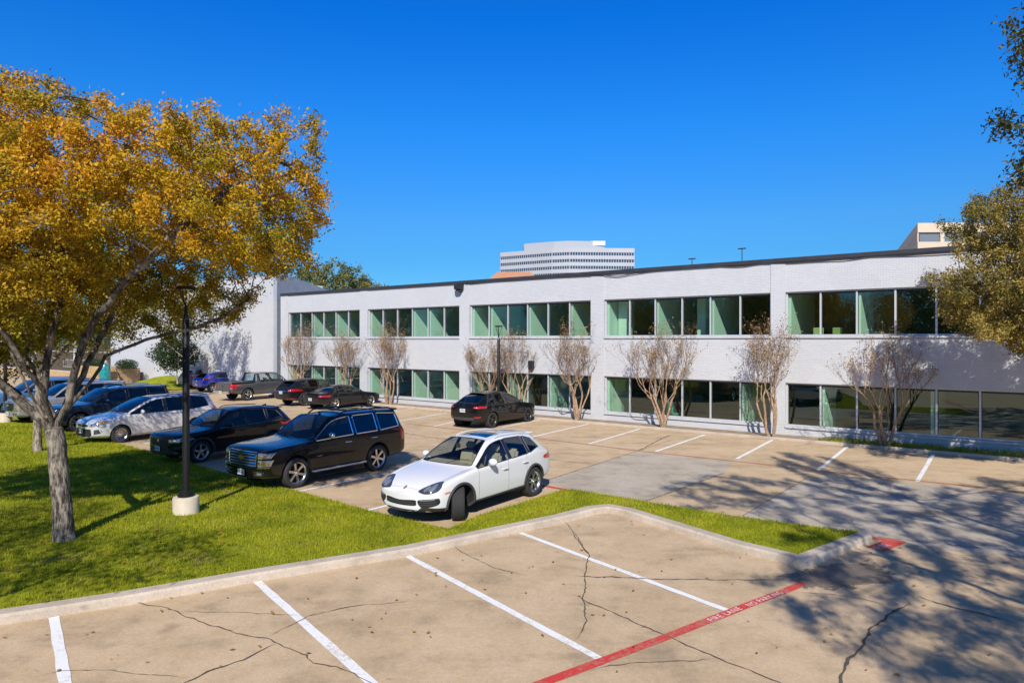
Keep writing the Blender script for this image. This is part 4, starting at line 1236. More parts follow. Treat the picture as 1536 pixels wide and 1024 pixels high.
# ------------------------------------------------------------------ cars
def paint(name, col, metal=.0, rough=.32, flake=0.):
    t = NT(name)
    t.b.inputs['Base Color'].default_value = c4(col); t.b.inputs['Metallic'].default_value = metal
    t.b.inputs['Roughness'].default_value = rough; t.b.inputs['Coat Weight'].default_value = .7 if max(col) < .03 else 1; t.b.inputs['Coat Roughness'].default_value = .03
    t.b.inputs['Specular IOR Level'].default_value = .15 if max(col) < .1 else .4
    n = t.noise(2.2, t.coord(), 5, .7)          # road dust, mostly low on the body
    sp = t.n('SeparateXYZ'); t.l(t.coord(), sp.inputs[0])
    hi = t.n('MapRange'); t.l(sp.outputs['Z'], hi.inputs['Value']); hi.inputs['From Min'].default_value = .25; hi.inputs['From Max'].default_value = .8
    hi.inputs['To Min'].default_value = .045 if max(col) < .03 else .12; hi.inputs['To Max'].default_value = .0
    mu = t.n('Math', operation='MULTIPLY'); t.l(hi.outputs[0], mu.inputs[0]); t.l(n, mu.inputs[1])
    geo = t.n('NewGeometry')
    c = t.mix(mu.outputs[0], col, (.30, .26, .21))
    c = t.mix(geo.outputs['Backfacing'], c, (.03, .03, .03))     # unpainted inside of the shell
    t.l(c, t.b.inputs['Base Color'])
    t.l(t.ramp(n, [(.3, rough * .8), (.8, rough * 1.3)]), t.b.inputs['Roughness'])
    return t.m

def lerp_tab(tab, x):
    if x <= tab[0][0]: return tab[0][1]
    for (a, va), (b, vb) in zip(tab[:-1], tab[1:]):
        if x <= b: return va + (vb - va) * (x - a) / (b - a)
    return tab[-1][1]

def temp_obj(me):
    o = bpy.data.objects.new('tmp', me); COL.objects.link(o); return o

def car_shell(s):
    """cage -> subdivided closed shell -> wheel wells cut; returns (mesh with material index per region, bvh)"""
    L, W, HT = s['L'], s['W'], s['H']
    hood = s['hood']; xc, xrf, xrr, xgb = s['xc'], s['xrf'], s['xrr'], s['xgb']
    zgb, wr = s['zgb'], s['wr']
    belt = s['belt']                      # (x, z) table
    roof = s['roof']                      # (x, z) table, centre height
    a = s['a']; zt = s['tail']            # (x, z) table of the deck behind the rear glass
    plan = s.get('plan', [(0, .70), (.10, .86), (.35, .955), (.9, .99), (1.4, 1.0), (L - 1.1, 1.0), (L - .45, .965), (L - .12, .90), (L, .80)])
    zb_t = s.get('zb', [(0, .30), (.35, .22), (1.0, .20), (L - 1.0, .21), (L - .3, .30), (L, .38)])
    zm = s.get('zmid', .62)
    ws = s.get('ws', .955)                # tumblehome: shoulder width factor
    cols = []
    def col(kind, xs, **k): cols.append(dict(kind=kind, x=xs, **k))
    for x in (0, .09, .30, .62, a + .05, max(a + .35, xc - .34)):
        col('hood', x)
    col('cowl', xc)
    col('amid', xc + (xrf - xc) * .5)
    col('roof', xrf, xl=xrf + .0)
    xb = s['xb']; col('roof', xb - .05, tag='B0'); col('roof', xb + .05, tag='B1')
    if s.get('xcp'):
        col('roof', s['xcp'] - .045, tag='C0'); col('roof', s['xcp'] + .045, tag='C1')
    if s.get('xd'): col('dend', s['xd'], tag='D')
    col('rr', xrr)
    if s.get('rmid'): col('rmid', xrr + (xgb - xrr) * .5)
    col('gb', xgb)
    for x in s.get('deck', ()): col('tail', x)
    col('tail', L - .05); col('end', L)
    rows = []
    lowx = s.get('lowx', {})
    for c in cols:
        x = c['x']; hw = W * lerp_tab(plan, x); k = c['kind']; zb = lerp_tab(zb_t, x); zbl = lerp_tab(belt, x)
        P = [(x, 0, zb), (x, hw * .84, zb), (x, hw * .975, zb + .13), (x, hw, zm if k not in ('hood',) else min(zm, lerp_tab(hood, x) - .12))]
        if k == 'hood':
            zh = lerp_tab(hood, x); zs = zh - s.get('fender', .05)
            P += [(x, hw * .985, zs - .07), (x, hw * .93, zs), (x, hw * .80, zh - .012), (x, hw * .5, zh + .012), (x, 0, zh + .022)]
        elif k == 'cowl':
            zh = lerp_tab(hood, x)
            P += [(x, hw * .985, zbl - .06), (x, hw * ws, zbl), (x + .03, hw * .885, zbl + .035), (x - .02, hw * .80, zh + .02), (x - .16, 0, zh + .03)]
        elif k == 'amid':
            zr = lerp_tab(roof, xrf); zc = lerp_tab(hood, xc); t = .52; z1 = zc + (zr - zc) * t + .035; xx = xc + (xrf - xc) * .5; w1 = W * (.885 + (wr / W - .885) * t)
            P += [(x, hw * .985, zbl - .06), (x, hw * ws, zbl), (xx + .05, w1 + .035, z1 - .05), (xx - .01, w1 - .045, z1), (xx - .10, 0, z1 + .045)]
        elif k in ('roof', 'rr', 'dend'):
            zr = lerp_tab(roof, x); drop = s.get('drop', .055)
            w5 = hw * ws; xt = x + c.get('sl', 0)
            P += [(x, hw * .985, zbl - .06), (x, w5, zbl)]
            wrr = wr * lerp_tab(s.get('wrt', [(0, 1)]), x)
            if k == 'roof': P += [(x, wrr + .035, zr - drop - .055), (x, wrr - .055, zr - drop + .012), (x, 0, zr)]
            elif k == 'dend':
                td, zlo, zhi = s.get('dtop', 0), s.get('dlo', .10), s.get('dhi', .06)
                wq = wrr + .035 + (w5 - wrr - .035) * .12
                P[-1] = (x, w5 - .012, zbl + zlo); P += [(x + td, wq, zr - drop - .055 - zhi), (x + td * .5, wrr - .055, lerp_tab(roof, x + td * .5) - drop + .012), (x + td * .5, 0, lerp_tab(roof, x + td * .5))]
            else:
                P += [(x, wrr + .02, zr - drop - .06), (x, wrr - .065, zr - drop + .008), (x, 0, zr)]
        elif k == 'rmid':
            t = .5; zr = lerp_tab(roof, xrr) - s.get('drop', .055); z1 = zgb + (zr - zgb) * t + s.get('rbul', .02); w1 = (wr + hw * s.get('gw', .86)) / 2
            P += [(x, hw * .985, zbl - .06), (x, hw * ws, zbl), (x, w1 + .05, z1 - .04), (x, w1 - .03, z1), (x + .02, 0, z1 + .03)]
        elif k == 'gb':
            gw = hw * s.get('gw', .86)
            P += [(x, hw * .985, min(zbl - .06, zgb - .09)), (x, hw * ws, min(zbl, zgb - .04)), (x, gw + .035, zgb - .015), (x, gw - .04, zgb), (x + .02, 0, zgb + .012)]
        else:
            z = lerp_tab(zt, x); f = .9 if k == 'end' else 1
            P += [(x, hw * .985, z - .16), (x, hw * .95 * (1 if f == 1 else .99), z - .06), (x, hw * .82, z - .02), (x, hw * .5, z), (x, 0, z + .008)]
        rows.append(P)
    nc, nr = len(rows), 9
    bm = bmesh.new(); cl = bm.edges.layers.float.new('crease_edge'); vc = bm.verts.layers.float.new('crease_vert')
    VL = []
    for P in rows:
        half = [bm.verts.new(p) for p in P]
        mir = [half[0]] + [bm.verts.new((p[0], -p[1], p[2])) for p in P[1:8]] + [half[8]]
        VL.append((half, mir))
    kinds = [c['kind'] for c in cols]; tags = [c.get('tag') for c in cols]
    ic = kinds.index('cowl'); irf = kinds.index('roof'); irr = kinds.index('rr'); igb = kinds.index('gb')
    iB0, iB1 = tags.index('B0'), tags.index('B1')
    iC0 = tags.index('C0') if 'C0' in tags else None
    iC1 = tags.index('C1') if 'C1' in tags else None
    iD = tags.index('D') if 'D' in tags else None
    # regions: 0 body 1 cladding 2 windscreen 3 side glass 4 rear glass 5 well 6 front door 7 rear door 8 hood
    def region(i, r):
        if r <= 1: return 1
        if r >= 7 and ic <= i < irf: return 2
        if r == 7 and irr <= i < igb: return 4
        if r == 5:
            if ic <= i < iB0: return 3
            end = iC0 if iC0 is not None else iD
            if end is not None and iB1 <= i < end: return 3
            if iC1 is not None and iD is not None and iC1 <= i < iD and s.get('quarter', True): return 3
        if r == 5 and s.get('pillars', True) and (i == iB0 or i == iC0): return 9
        if r in (2, 3, 4):
            if ic <= i < (iB0 + iB1) // 2 + 0 or (ic <= i < iB0): return 6
            if s.get('doors', 4) == 4 and iB1 - 1 <= i < (iC0 if iC0 is not None else (iD if iD is not None else iB1)): return 7
        if r >= 6 and 1 <= i < ic: return 8
        return 0
    for i in range(nc - 1):
        for sd in (0, 1):
            A, B = VL[i][sd], VL[i + 1][sd]
            for r in range(nr - 1):
                q = (A[r], A[r + 1], B[r + 1], B[r]) if sd else (A[r], B[r], B[r + 1], A[r + 1])
                f = bm.faces.new(q); f.material_index = region(i, r); f.smooth = True
    for idx, bul in ((0, -s.get('nose', .07)), (nc - 1, s.get('bulge', .05))):
        hv, mv = VL[idx]
        mid = [hv[0]] + [bm.verts.new((hv[r].co.x + bul, 0, hv[r].co.z)) for r in range(1, 8)] + [hv[8]]
        for r in range(nr - 1):
            for V_, flip in ((hv, 0), (mv, 1)):
                q = [V_[r], V_[r + 1], mid[r + 1], mid[r]]
                q2 = []
                for v in q:
                    if v not in q2: q2.append(v)
                if len(q2) < 3: continue
                f = bm.faces.new(q2); f.material_index = 1 if r < 1 else 0; f.smooth = True
    bmesh.ops.recalc_face_normals(bm, faces=bm.faces)
    for e in bm.edges:
        if len(e.link_faces) == 2:
            m0, m1 = e.link_faces[0].material_index, e.link_faces[1].material_index
            if m0 != m1:
                g = (m0 in (2, 3, 4, 9)) or (m1 in (2, 3, 4, 9))
                e[cl] = .9 if g else (.5 if 1 in (m0, m1) else .0)

    for v in bm.verts:                     # window corners keep their shape
        gl = {}
        for f in v.link_faces:
            if f.material_index in (2, 3, 4): gl[f.material_index] = gl.get(f.material_index, 0) + 1
        if any(n == 1 for n in gl.values()): v[vc] = s.get('corner', .62)
    # character lines
    for i in range(nc - 1):
        for sd in (0, 1):
            for r, w in ((4, .35), (5, s.get('crease5', .25)), (6, s.get('crease6', .15))):
                e = bm.edges.get((VL[i][sd][r], VL[i + 1][sd][r]))
                if e: e[cl] = max(e[cl], w)
    for r in range(nr - 1):
        for sd in (0, 1):
            for i, w in s.get('ccol', ()):
                e = bm.edges.get((VL[i][sd][r], VL[i][sd][r + 1]))
                if e: e[cl] = max(e[cl], w)
    me = bpy.data.meshes.new('shell'); bm.to_mesh(me); bm.free()
    for _ in range(10): me.materials.append(None)
    ob = temp_obj(me)
    md = ob.modifiers.new('s', 'SUBSURF'); md.levels = s.get('sub', 3); md.render_levels = md.levels; md.boundary_smooth = 'PRESERVE_CORNERS'
    dg = bpy.context.evaluated_depsgraph_get()
    sm = bpy.data.meshes.new_from_object(ob.evaluated_get(dg))
    bvh = BVHTree.FromPolygons([v.co.copy() for v in sm.vertices], [tuple(p.vertices) for p in sm.polygons])
    # wheel wells
    cut = MB()
    for wx in (a, a + s['wb']):
        for sy in (1, -1):
            Mx = Matrix.Translation((wx, sy * (W - .12), s['r'])) @ Matrix.Rotation(R(90), 4, 'X')
            rr = s['r'] + s.get('gap', .065)
            prof = [(0, -.24), (rr, -.24), (rr, .24), (0, .24)]
            n = 40; vs = []; fs = []
            for z in (-.24, .24):
                for j in range(n): vs.append(Mx @ Vector((rr * math.cos(6.28318 * j / n), rr * math.sin(6.28318 * j / n), z)))
            fs = [tuple(range(n)), tuple(range(2 * n - 1, n - 1, -1))] + [(j, n + j, n + (j + 1) % n, (j + 1) % n) for j in range(n)]
            cut.add(vs, fs, 5)
    cme = bpy.data.meshes.new('cut'); cme.from_pydata(cut.v, [], cut.f)
    for _ in range(10): cme.materials.append(None)
    cme.polygons.foreach_set('material_index', cut.m); fix_normals(cme)
    cob = temp_obj(cme); sob = temp_obj(sm)
    b = sob.modifiers.new('b', 'BOOLEAN'); b.object = cob; b.operation = 'DIFFERENCE'; b.solver = 'EXACT'; b.material_mode = 'INDEX'
    dg = bpy.context.evaluated_depsgraph_get(); dg.update()
    fin = bpy.data.meshes.new_from_object(sob.evaluated_get(dg))
    if len(fin.polygons) < 200:
        b.solver = 'FAST'; dg = bpy.context.evaluated_depsgraph_get(); dg.update()
        fin = bpy.data.meshes.new_from_object(sob.evaluated_get(dg)); print('FAST', len(fin.polygons), len(sm.polygons))
    rr = s['r'] + s.get('gap', .065)
    for p in fin.polygons:                 # faces left by the cut are the arch lining
        vs = [fin.vertices[i].co for i in p.vertices]
        for wx in (a, a + s['wb']):
            dd = [math.hypot(v.x - wx, v.z - s['r']) for v in vs]
            if all(abs(d - rr) < .004 for d in dd) or (max(dd) < rr + .004 and all(abs(abs(v.y) - (W - .36)) < .003 for v in vs)): p.material_index = 5
    for o in (ob, cob, sob): bpy.data.objects.remove(o)
    return fin, bvh

def sub_mesh(me, idxs, comps=False):
    """faces of the given regions as new mesh(es)"""
    bm = bmesh.new(); bm.from_mesh(me)
    bmesh.ops.delete(bm, geom=[f for f in bm.faces if f.material_index not in idxs], context='FACES')
    out = []
    if not comps:
        out.append(bm)
    else:
        bm.faces.ensure_lookup_table(); seen = set(); groups = []
        for f in bm.faces:
            if f.index in seen: continue
            st = [f]; g = []; seen.add(f.index)
            while st:
                q = st.pop(); g.append(q.index)
                for e in q.edges:
                    for w in e.link_faces:
                        if w.index not in seen: seen.add(w.index); st.append(w)
            groups.append(g)
        for g in groups:
            b2 = bm.copy(); b2.faces.ensure_lookup_table(); gs = set(g)
            bmesh.ops.delete(b2, geom=[f for f in b2.faces if f.index not in gs], context='FACES')
            if len(b2.faces) > 3: out.append(b2)
            else: b2.free()
        bm.free()
    res = []
    for b in out:
        m = bpy.data.meshes.new('piece'); 
        for f in b.faces: f.material_index = 0
        b.to_mesh(m); b.free(); res.append(m)
    return res if comps else res[0]

def border_loops(me):
    cnt = {}
    for p in me.polygons:
        for k in p.edge_keys: cnt[k] = cnt.get(k, 0) + 1
    nb = {}
    for (a, b), c in cnt.items():
        if c == 1: nb.setdefault(a, []).append(b); nb.setdefault(b, []).append(a)
    loops = []; seen = set()
    for s in nb:
        if s in seen: continue
        lp = [s]; seen.add(s); c = s
        while True:
            nx = [q for q in nb[c] if q not in seen]
            if not nx: break
            c = nx[0]; seen.add(c); lp.append(c)
        if len(lp) > 5: loops.append(lp)
    return loops

def trim_tubes(mb, me, rad, out=.0, mi=0, keep=None):
    for lp in border_loops(me):
        pts = [me.vertices[i].co + me.vertices[i].normal * out for i in lp]
        if keep:
            run = []; ks = [keep(p) for p in pts]
            if all(ks): mb.tube(pts, rad, 5, mi, closed=True); continue
            st = ks.index(False); pts = pts[st:] + pts[:st]; ks = ks[st:] + ks[:st]
            for p, k in zip(pts + [pts[0]], ks + [False]):
                if k: run.append(p)
                else:
                    if len(run) > 2: mb.tube(run, rad, 5, mi)
                    run = []
        else: mb.tube(pts, rad, 5, mi, closed=True)

def smooth_outline(pts, n=6, closed=True):
    out = []; k = len(pts)
    for i in range(k):
        p0, p1, p2, p3 = [Vector(pts[(i + j) % k]) for j in (-1, 0, 1, 2)]
        for q in range(n):
            t = q / n
            out.append(.5 * ((2 * p1) + (p2 - p0) * t + (2 * p0 - 5 * p1 + 4 * p2 - p3) * t * t + (3 * p1 - p0 - 3 * p2 + p3) * t ** 3))
    return out
def dense(pts, n=6):
    out = []; k = len(pts)
    for i in range(k):
        a, b = Vector(pts[i]), Vector(pts[(i + 1) % k])
        out += [a.lerp(b, q / n) for q in range(n)]
    return out

class Body:
    """projects flat outlines onto the shell"""
    def __init__(s, bvh, L, W): s.b = bvh; s.L = L; s.W = W
    def hit(s, view, u, v):
        if view == 'front': o, d = Vector((-2, u, v)), Vector((1, 0, 0))
        elif view == 'rear': o, d = Vector((s.L + 2, u, v)), Vector((-1, 0, 0))
        elif view == 'left': o, d = Vector((u, 3, v)), Vector((0, -1, 0))
        elif view == 'right': o, d = Vector((u, -3, v)), Vector((0, 1, 0))
        else: o, d = Vector((u, v, 4)), Vector((0, 0, -1))
        p, n, i, t = s.b.ray_cast(o, d)
        if p is None: return None
        if view in ('left', 'right') and abs(p.y) < s.W * .72: return None
        if view == 'front' and p.x > 1.0 or view == 'rear' and p.x < s.L - .9: return None
        return (p, n, d)
    def patch(s, mb, view, pts, out=.006, rings=5, round_=True, mi=0, flat=None, depth=.03):
        """a conforming panel with thickness; star-shaped outline"""
        P = smooth_outline(pts, 6) if round_ else dense(pts, 6)
        c = sum(P, Vector((0, 0))) / len(P)
        n = len(P); vs = []; last = None
        def at(u, v, o):
            nonlocal last
            h = s.hit(view, u, v)
            if h is None: return last.copy() if last else Vector((0, 0, 0))
            p, nn, d = h
            if nn.dot(d) > 0: nn = -nn
            last = p + nn * o if o > -.001 else p - d * o
            return last
        cc = at(c.x, c.y, out); vs.append(cc)
        for k in range(1, rings + 1):
            for p in P:
                q = c.lerp(p, k / rings); vs.append(at(q.x, q.y, out))
        for p in P:
            h = s.hit(view, p.x, p.y)
            vs.append((h[0] + h[2] * depth) if h else vs[-1])
        fs = [(0, 1 + j, 1 + (j + 1) % n) for j in range(n)]
        for k in range(rings):
            for j in range(n):
                fs.append((1 + k * n + j, 1 + (k + 1) * n + j, 1 + (k + 1) * n + (j + 1) % n, 1 + k * n + (j + 1) % n))
        mb.add(vs, fs, mi)
    def line(s, mb, view, pts, w, out=.003, mi=0, step=.04):
        P = []
        for a, b in zip(pts[:-1], pts[1:]):
            a, b = Vector(a), Vector(b); n = max(1, int((b - a).length / step)); P += [a.lerp(b, i / n) for i in range(n)]
        P.append(Vector(pts[-1])); T = []
        for p in P:
            h = s.hit(view, p.x, p.y)
            if h: nn = h[1] if h[1].dot(h[2]) < 0 else -h[1]; T.append(h[0] + nn * out)
        if len(T) > 1: mb.tube(T, w / 2, 5, mi)

def wheel_meshes(R_, width, rim, style, n, m_rim, m_tyre, rimcol2=None):
    """tyre and rim meshes around the y axis, outer face towards +y"""
    Mx = Matrix.Rotation(R(-90), 4, 'X')        # lathe axis z -> +y
    w = width / 2; t = MB()
    prof = [(rim - .012, -w * .80), (rim + .01, -w * .97), ((rim + R_) / 2, -w * 1.03), (R_ - .03, -w * .96), (R_ - .008, -w * .82), (R_, -w * .6)]
    g = w * .6
    for k in range(4):
        x = -g + (k + .5) * 2 * g / 4 - .006
        prof += [(R_, x), (R_ - .008, x + .002), (R_ - .008, x + .010), (R_, x + .012)]
    prof += [(R_, w * .6), (R_ - .008, w * .82), (R_ - .03, w * .96), ((rim + R_) / 2, w * 1.03), (rim + .01, w * .97), (rim - .012, w * .80)]
    t.lathe(prof, 48, 0, Mx)
    r = MB()
    r.lathe([(rim - .012, -w * .82), (rim - .03, -w * .5), (rim - .035, w * .2), (rim - .03, w * .62), (rim - .018, w * .80), (rim + .004, w * .93), (rim + .008, w * .9), (rim - .006, w * .78)], 48, 0, Mx)
    r.lathe([(0, w * .05), (rim - .034, w * .05)], 40, 1, Mx)                       # dark brake side behind the spokes
    r.lathe([(0, w * .78), (.028, w * .78), (.036, w * .70), (.075, w * .66), (.085, w * .50), (.09, w * .2)], 28, 0, Mx)
    def spoke(a, w0, w1, r0=.06, r1=rim - .022, y0=.60, y1=.80, skew=0.):
        ca, sa = math.cos(a), math.sin(a); cb, sb = math.cos(a + skew), math.sin(a + skew)
        def pt(rr, s_, y, c, s2): return Vector((c * rr - s2 * s_, y, s2 * rr + c * s_))
        rm = (r0 + r1) / 2; wm = (w0 + w1) / 2
        vs = [pt(r0, -w0, w * y0, ca, sa), pt(r0, w0, w * y0, ca, sa), pt(r1, w1, w * y1, cb, sb), pt(r1, -w1, w * y1, cb, sb),
              pt(r0, -w0 * 1.2, w * .15, ca, sa), pt(r0, w0 * 1.2, w * .15, ca, sa), pt(r1, w1 * 1.1, w * .45, cb, sb), pt(r1, -w1 * 1.1, w * .45, cb, sb)]
        r.add(vs, [(0, 1, 2, 3), (4, 7, 6, 5), (0, 4, 5, 1), (1, 5, 6, 2), (2, 6, 7, 3), (3, 7, 4, 0)], 0)
    for k in range(n):
        a = 2 * math.pi * k / n + .3
        if style == 'single': spoke(a, .028, .034)
        elif style == 'thin': spoke(a, .014, .016)
        elif style == 'pair': spoke(a - .06, .013, .013, skew=-.16); spoke(a + .06, .013, .013, skew=.16)
        elif style == 'vee': spoke(a, .020, .014, skew=-.2); spoke(a, .020, .014, skew=.2)
        elif style == 'swirl': spoke(a, .03, .02, skew=.5); spoke(a + .2, .012, .012, skew=-.25)
    for k in range(5):
        a = 2 * math.pi * k / 5; r.ball((.05 * math.cos(a), w * .665, .05 * math.sin(a)), .009, 1, 6, 4)
    tm, rm_ = bpy.data.meshes.new('tyre'), bpy.data.meshes.new('rim')
    for mb, me, mats in ((t, tm, [m_tyre]), (r, rm_, [m_rim, M['well']])):
        me.from_pydata(mb.v, [], mb.f)
        for m in mats: me.materials.append(m)
        me.polygons.foreach_set('material_index', mb.m); fix_normals(me); shade(me, 38)
    return tm, rm_

def rbox(mb, x0, x1, y0, y1, z0, z1, r=.02, mi=0, M_=None):
    """box with chamfered edges"""
    bm = bmesh.new(); bmesh.ops.create_cube(bm, size=1)
    for v in bm.verts: v.co = Vector(((x0 + x1) / 2 + v.co.x * (x1 - x0), (y0 + y1) / 2 + v.co.y * (y1 - y0), (z0 + z1) / 2 + v.co.z * (z1 - z0)))
    bmesh.ops.bevel(bm, geom=bm.edges[:], offset=min(r, .45 * min(x1 - x0, y1 - y0, z1 - z0)), segments=2, affect='EDGES')
    bm.verts.index_update()
    vs = [(M_ @ v.co) if M_ else v.co.copy() for v in bm.verts]; fs = [tuple(v.index for v in f.verts) for f in bm.faces]
    mb.add(vs, fs, mi); bm.free()

def build_car(name, lab, cat, s, loc, heading):
    """loc: ground point midway between the axles; local frame of the build has x from nose to tail"""
    L, W, a, wb, r = s['L'], s['W'], s['a'], s['wb'], s['r']
    root = empty(name, (loc[0], loc[1], loc[2] if len(loc) > 2 else 0.006), heading)
    k = s.get('scale', 1.0); root.scale = (k, k, k)
    tag(root, lab, cat, 'cars parked in the lot')
    # x forward, origin midway between axles
    T = Matrix.Translation((a + wb / 2, 0, 0)) @ Matrix.Rotation(math.pi, 4, 'Z')
    def fin(o):
        o.data.transform(T); o.data.update(); return o
    def put(mb, nm, mats, par=root, sm=40):
        if not mb.f: return None
        return fin(mb.build(nm, mats, par, smooth=sm))
    fme, bvh = car_shell(s)
    B = Body(bvh, L, W)
    pm = s['paint']; clad = s.get('clad', pm)
    def piece(nm, me, mats, par=root):
        if len(me.materials): me.materials.clear()
        for m in (mats if isinstance(mats, list) else [mats]): me.materials.append(m)
        shade(me, 50)
        return link_mesh(nm, me, par)
    seam = MB()
    # body shell = plain paint + cladding + wells, three slots
    bm = bmesh.new(); bm.from_mesh(fme)
    bmesh.ops.delete(bm, geom=[f for f in bm.faces if f.material_index not in (0, 1, 5, 9)], context='FACES')
    remap = {0: 0, 1: 1, 5: 2, 9: 3}
    for f in bm.faces: f.material_index = remap[f.material_index]
    me = bpy.data.meshes.new('body'); bm.to_mesh(me); bm.free()
    body = piece('body', me, [pm, clad, M['well'], M['gloss']])
    def edge(me, rad, out, nm, mat, par):
        q = MB(); trim_tubes(q, me, rad, out); put(q, nm, mat, par)
    hood_me = sub_mesh(fme, {8})
    pieces = [(body, None)]
    ho = piece('hood', hood_me, pm); pieces.append((ho, None)); edge(hood_me, .0035, -.001, 'panel_gap', M['well'], ho)
    dtr = s.get('trim', 'black')
    chrome = MB(); gask = MB()
    for idx in (6, 7):
        for me in sub_mesh(fme, {idx}, True):
            c = sum((v.co for v in me.vertices), Vector()) / len(me.vertices)
            d = piece('door', me, pm); edge(me, .0035, -.001, 'panel_gap', M['well'], d); sd = 'left' if c.y > 0 else 'right'
            xs = [v.co.x for v in me.vertices]; hx = max(xs) - .20 if idx == 6 else max(xs) - .16
            zl = lerp_tab(s['belt'], hx) - s.get('hz', .17)
            h = MB()
            pth = []
            for t in (-.11, -.085, -.03, .03, .085, .11):
                q = B.hit(sd, hx + t, zl)
                if q: pth.append(q[0] + (Vector((0, 1 if sd == 'left' else -1, 0)) * (.035 if abs(t) < .1 else .002)))
            if len(pth) > 3: h.tube(pth, [.010, .012, .013, .013, .012, .010], 8); put(h, 'handle', s.get('handle', pm), d)
            pieces.append((d, None))
    wsme = sub_mesh(fme, {2}); ws_ = piece('windscreen', wsme, s.get('wglass', M['carglass'])); edge(wsme, .011, .001, 'window_seal', M['blackplastic'], ws_); pieces.append((ws_, None))
    rg_ = sub_mesh(fme, {4})
    if len(rg_.polygons): rw_ = piece('rear_window', rg_, s.get('rglass', M['tint'])); edge(rg_, .010, .001, 'window_seal', M['blackplastic'], rw_); pieces.append((rw_, None))
    for me in sub_mesh(fme, {3}, True):
        c = sum((v.co for v in me.vertices), Vector()) / len(me.vertices)
        gl = s.get('fglass', M['carglass']) if c.x < s['xb'] else s.get('sglass', M['tint'])
        sw_ = piece('side_window', me, gl); pieces.append((sw_, None))
        edge(me, s.get('trimw', .011), .002, 'window_trim', M['chrome'] if dtr == 'chrome' else M['blackplastic'], sw_)
    for o, _ in pieces: fin(o)
    # wheels
    tm, rm = wheel_meshes(r, s.get('tw', .25), s.get('rim', r * .68), s.get('style', 'single'), s.get('spokes', 5), s.get('rimmat', M['alloy']), M['tyre'])
    for wx, st in ((a, s.get('steer', 0)), (a + wb, 0)):
        for sy in (1, -1):
            w = empty('wheel', (0, 0, 0), 0, root)
            p = T @ Vector((wx, sy * (W - s.get('tw', .25) / 2 - s.get('wheel_in', .025)), r))
            w.location = p; w.rotation_euler = (0, R(37 * sy + wx * 50), (0 if p.y > 0 else math.pi) + R(st)); w.rotation_mode = 'XYZ'
            w.rotation_euler = (0, 0, (0 if p.y > 0 else math.pi) + R(st))
            ty = link_mesh('tyre', tm, w); ri = link_mesh('rim', rm, w)
    # arch lips
    if s.get('arch'):
        ar = MB()
        for wx in (a, a + wb):
            for sd, sy in (('left', 1), ('right', -1)):
                rr = r + s.get('gap', .065) + .016; pth = []
                for q in range(29):
                    t = R(-18 + 216 * q / 28)
                    x, z = wx + rr * math.cos(t), r + rr * math.sin(t)
                    h = B.hit(sd, x, max(z, .26))
                    if h: pth.append(Vector((x, h[0].y + sy * .004, z)))
                if len(pth) > 5: ar.tube(pth, .034, 6)
        put(ar, 'arch_trim', s['arch'])
    # mirrors
    for sy in (1, -1):
        m = MB(); xm = s['xc'] + s.get('mx', .42); zmr = lerp_tab(s['belt'], xm) + s.get('mz', .07); y0 = W * s.get('ws', .955) - .02
        m.tube([(xm + .03, y0, zmr - .06), (xm, y0 + .09, zmr - .04)], .022, 8)
        m.ball((xm, y0 + .15, zmr + .02), 1, 1 if s.get('mirror') else 0, 14, 10, (.075, .12, .085))
        m.ball((xm + .038, y0 + .15, zmr + .02), 1, 2, 14, 8, (.05, .10, .07))
        if sy < 0: m.v = [(x, -y, z) for x, y, z in m.v]
        put(m, 'mirror', [pm, s.get('mirror', pm), M['lensdark']], root, 60)
    # cabin
    it = s.get('trimcol', M['seatgrey']); c_ = MB()
    zfl = .35; wi = W * .80
    zd = lerp_tab(s['hood'], s['xc']) + .015
    rbox(c_, s['xc'] - .06, s['xc'] + .50, -wi, wi, .5, zd, .05); rbox(c_, s['xc'] + .2, s['xc'] + .54, -.62, -.18, zd - .1, zd + .055, .04)
    put(c_, 'dashboard', it)
    zs_ = .5 - max(0, 1.62 - s['H']) * .75
    for sy in (1, -1):
        c_ = MB(); xs_ = s['xb'] - .52
        rbox(c_, xs_ - .1, xs_ + .42, sy * .4 - .25, sy * .4 + .25, zs_, zs_ + .22, .07)
        Mt = Matrix.Translation((xs_ + .40, sy * .4, zs_ + .16)) @ Matrix.Rotation(R(16), 4, 'Y')
        rbox(c_, -.07, .08, -.24, .24, 0, .56, .06, 0, Mt); rbox(c_, -.05, .05, -.13, .13, .60, .78, .04, 0, Mt)
        put(c_, 'seat', it)
    if s.get('xcp') or s.get('xd'):
        c_ = MB(); xr = (s.get('xcp') or s['xd']) - .28
        if xr - s['xb'] > .45:
            rbox(c_, xr - .42, xr + .05, -.62, .62, zs_, zs_ + .22, .07); Mt = Matrix.Translation((xr + .06, 0, zs_ + .16)) @ Matrix.Rotation(R(18), 4, 'Y'); rbox(c_, -.07, .08, -.62, .62, 0, .58, .06, 0, Mt)
            put(c_, 'bench_seat', it)
    c_ = MB(); Mt = Matrix.Translation((s["xc"] + .68, -.40, zd - .02)) @ Matrix.Rotation(R(-62), 4, 'Y')
    ring = [Mt @ Vector((.18 * math.cos(6.2832 * q / 24), .18 * math.sin(6.2832 * q / 24), 0)) for q in range(24)]
    c_.tube(ring, .016, 6, closed=True)
    for q in (0, 2.1, 4.2): c_.tube([Mt @ Vector((0, 0, 0)), Mt @ Vector((.18 * math.cos(q), .18 * math.sin(q), 0))], .018, 5)
    put(c_, 'steering_wheel', it)
    c_ = MB(); c_.box(s['xc'] - .1, s['xrr'] + .1, -W * .86, W * .86, .44, .48); put(c_, 'cabin_floor', M['seatgrey'])
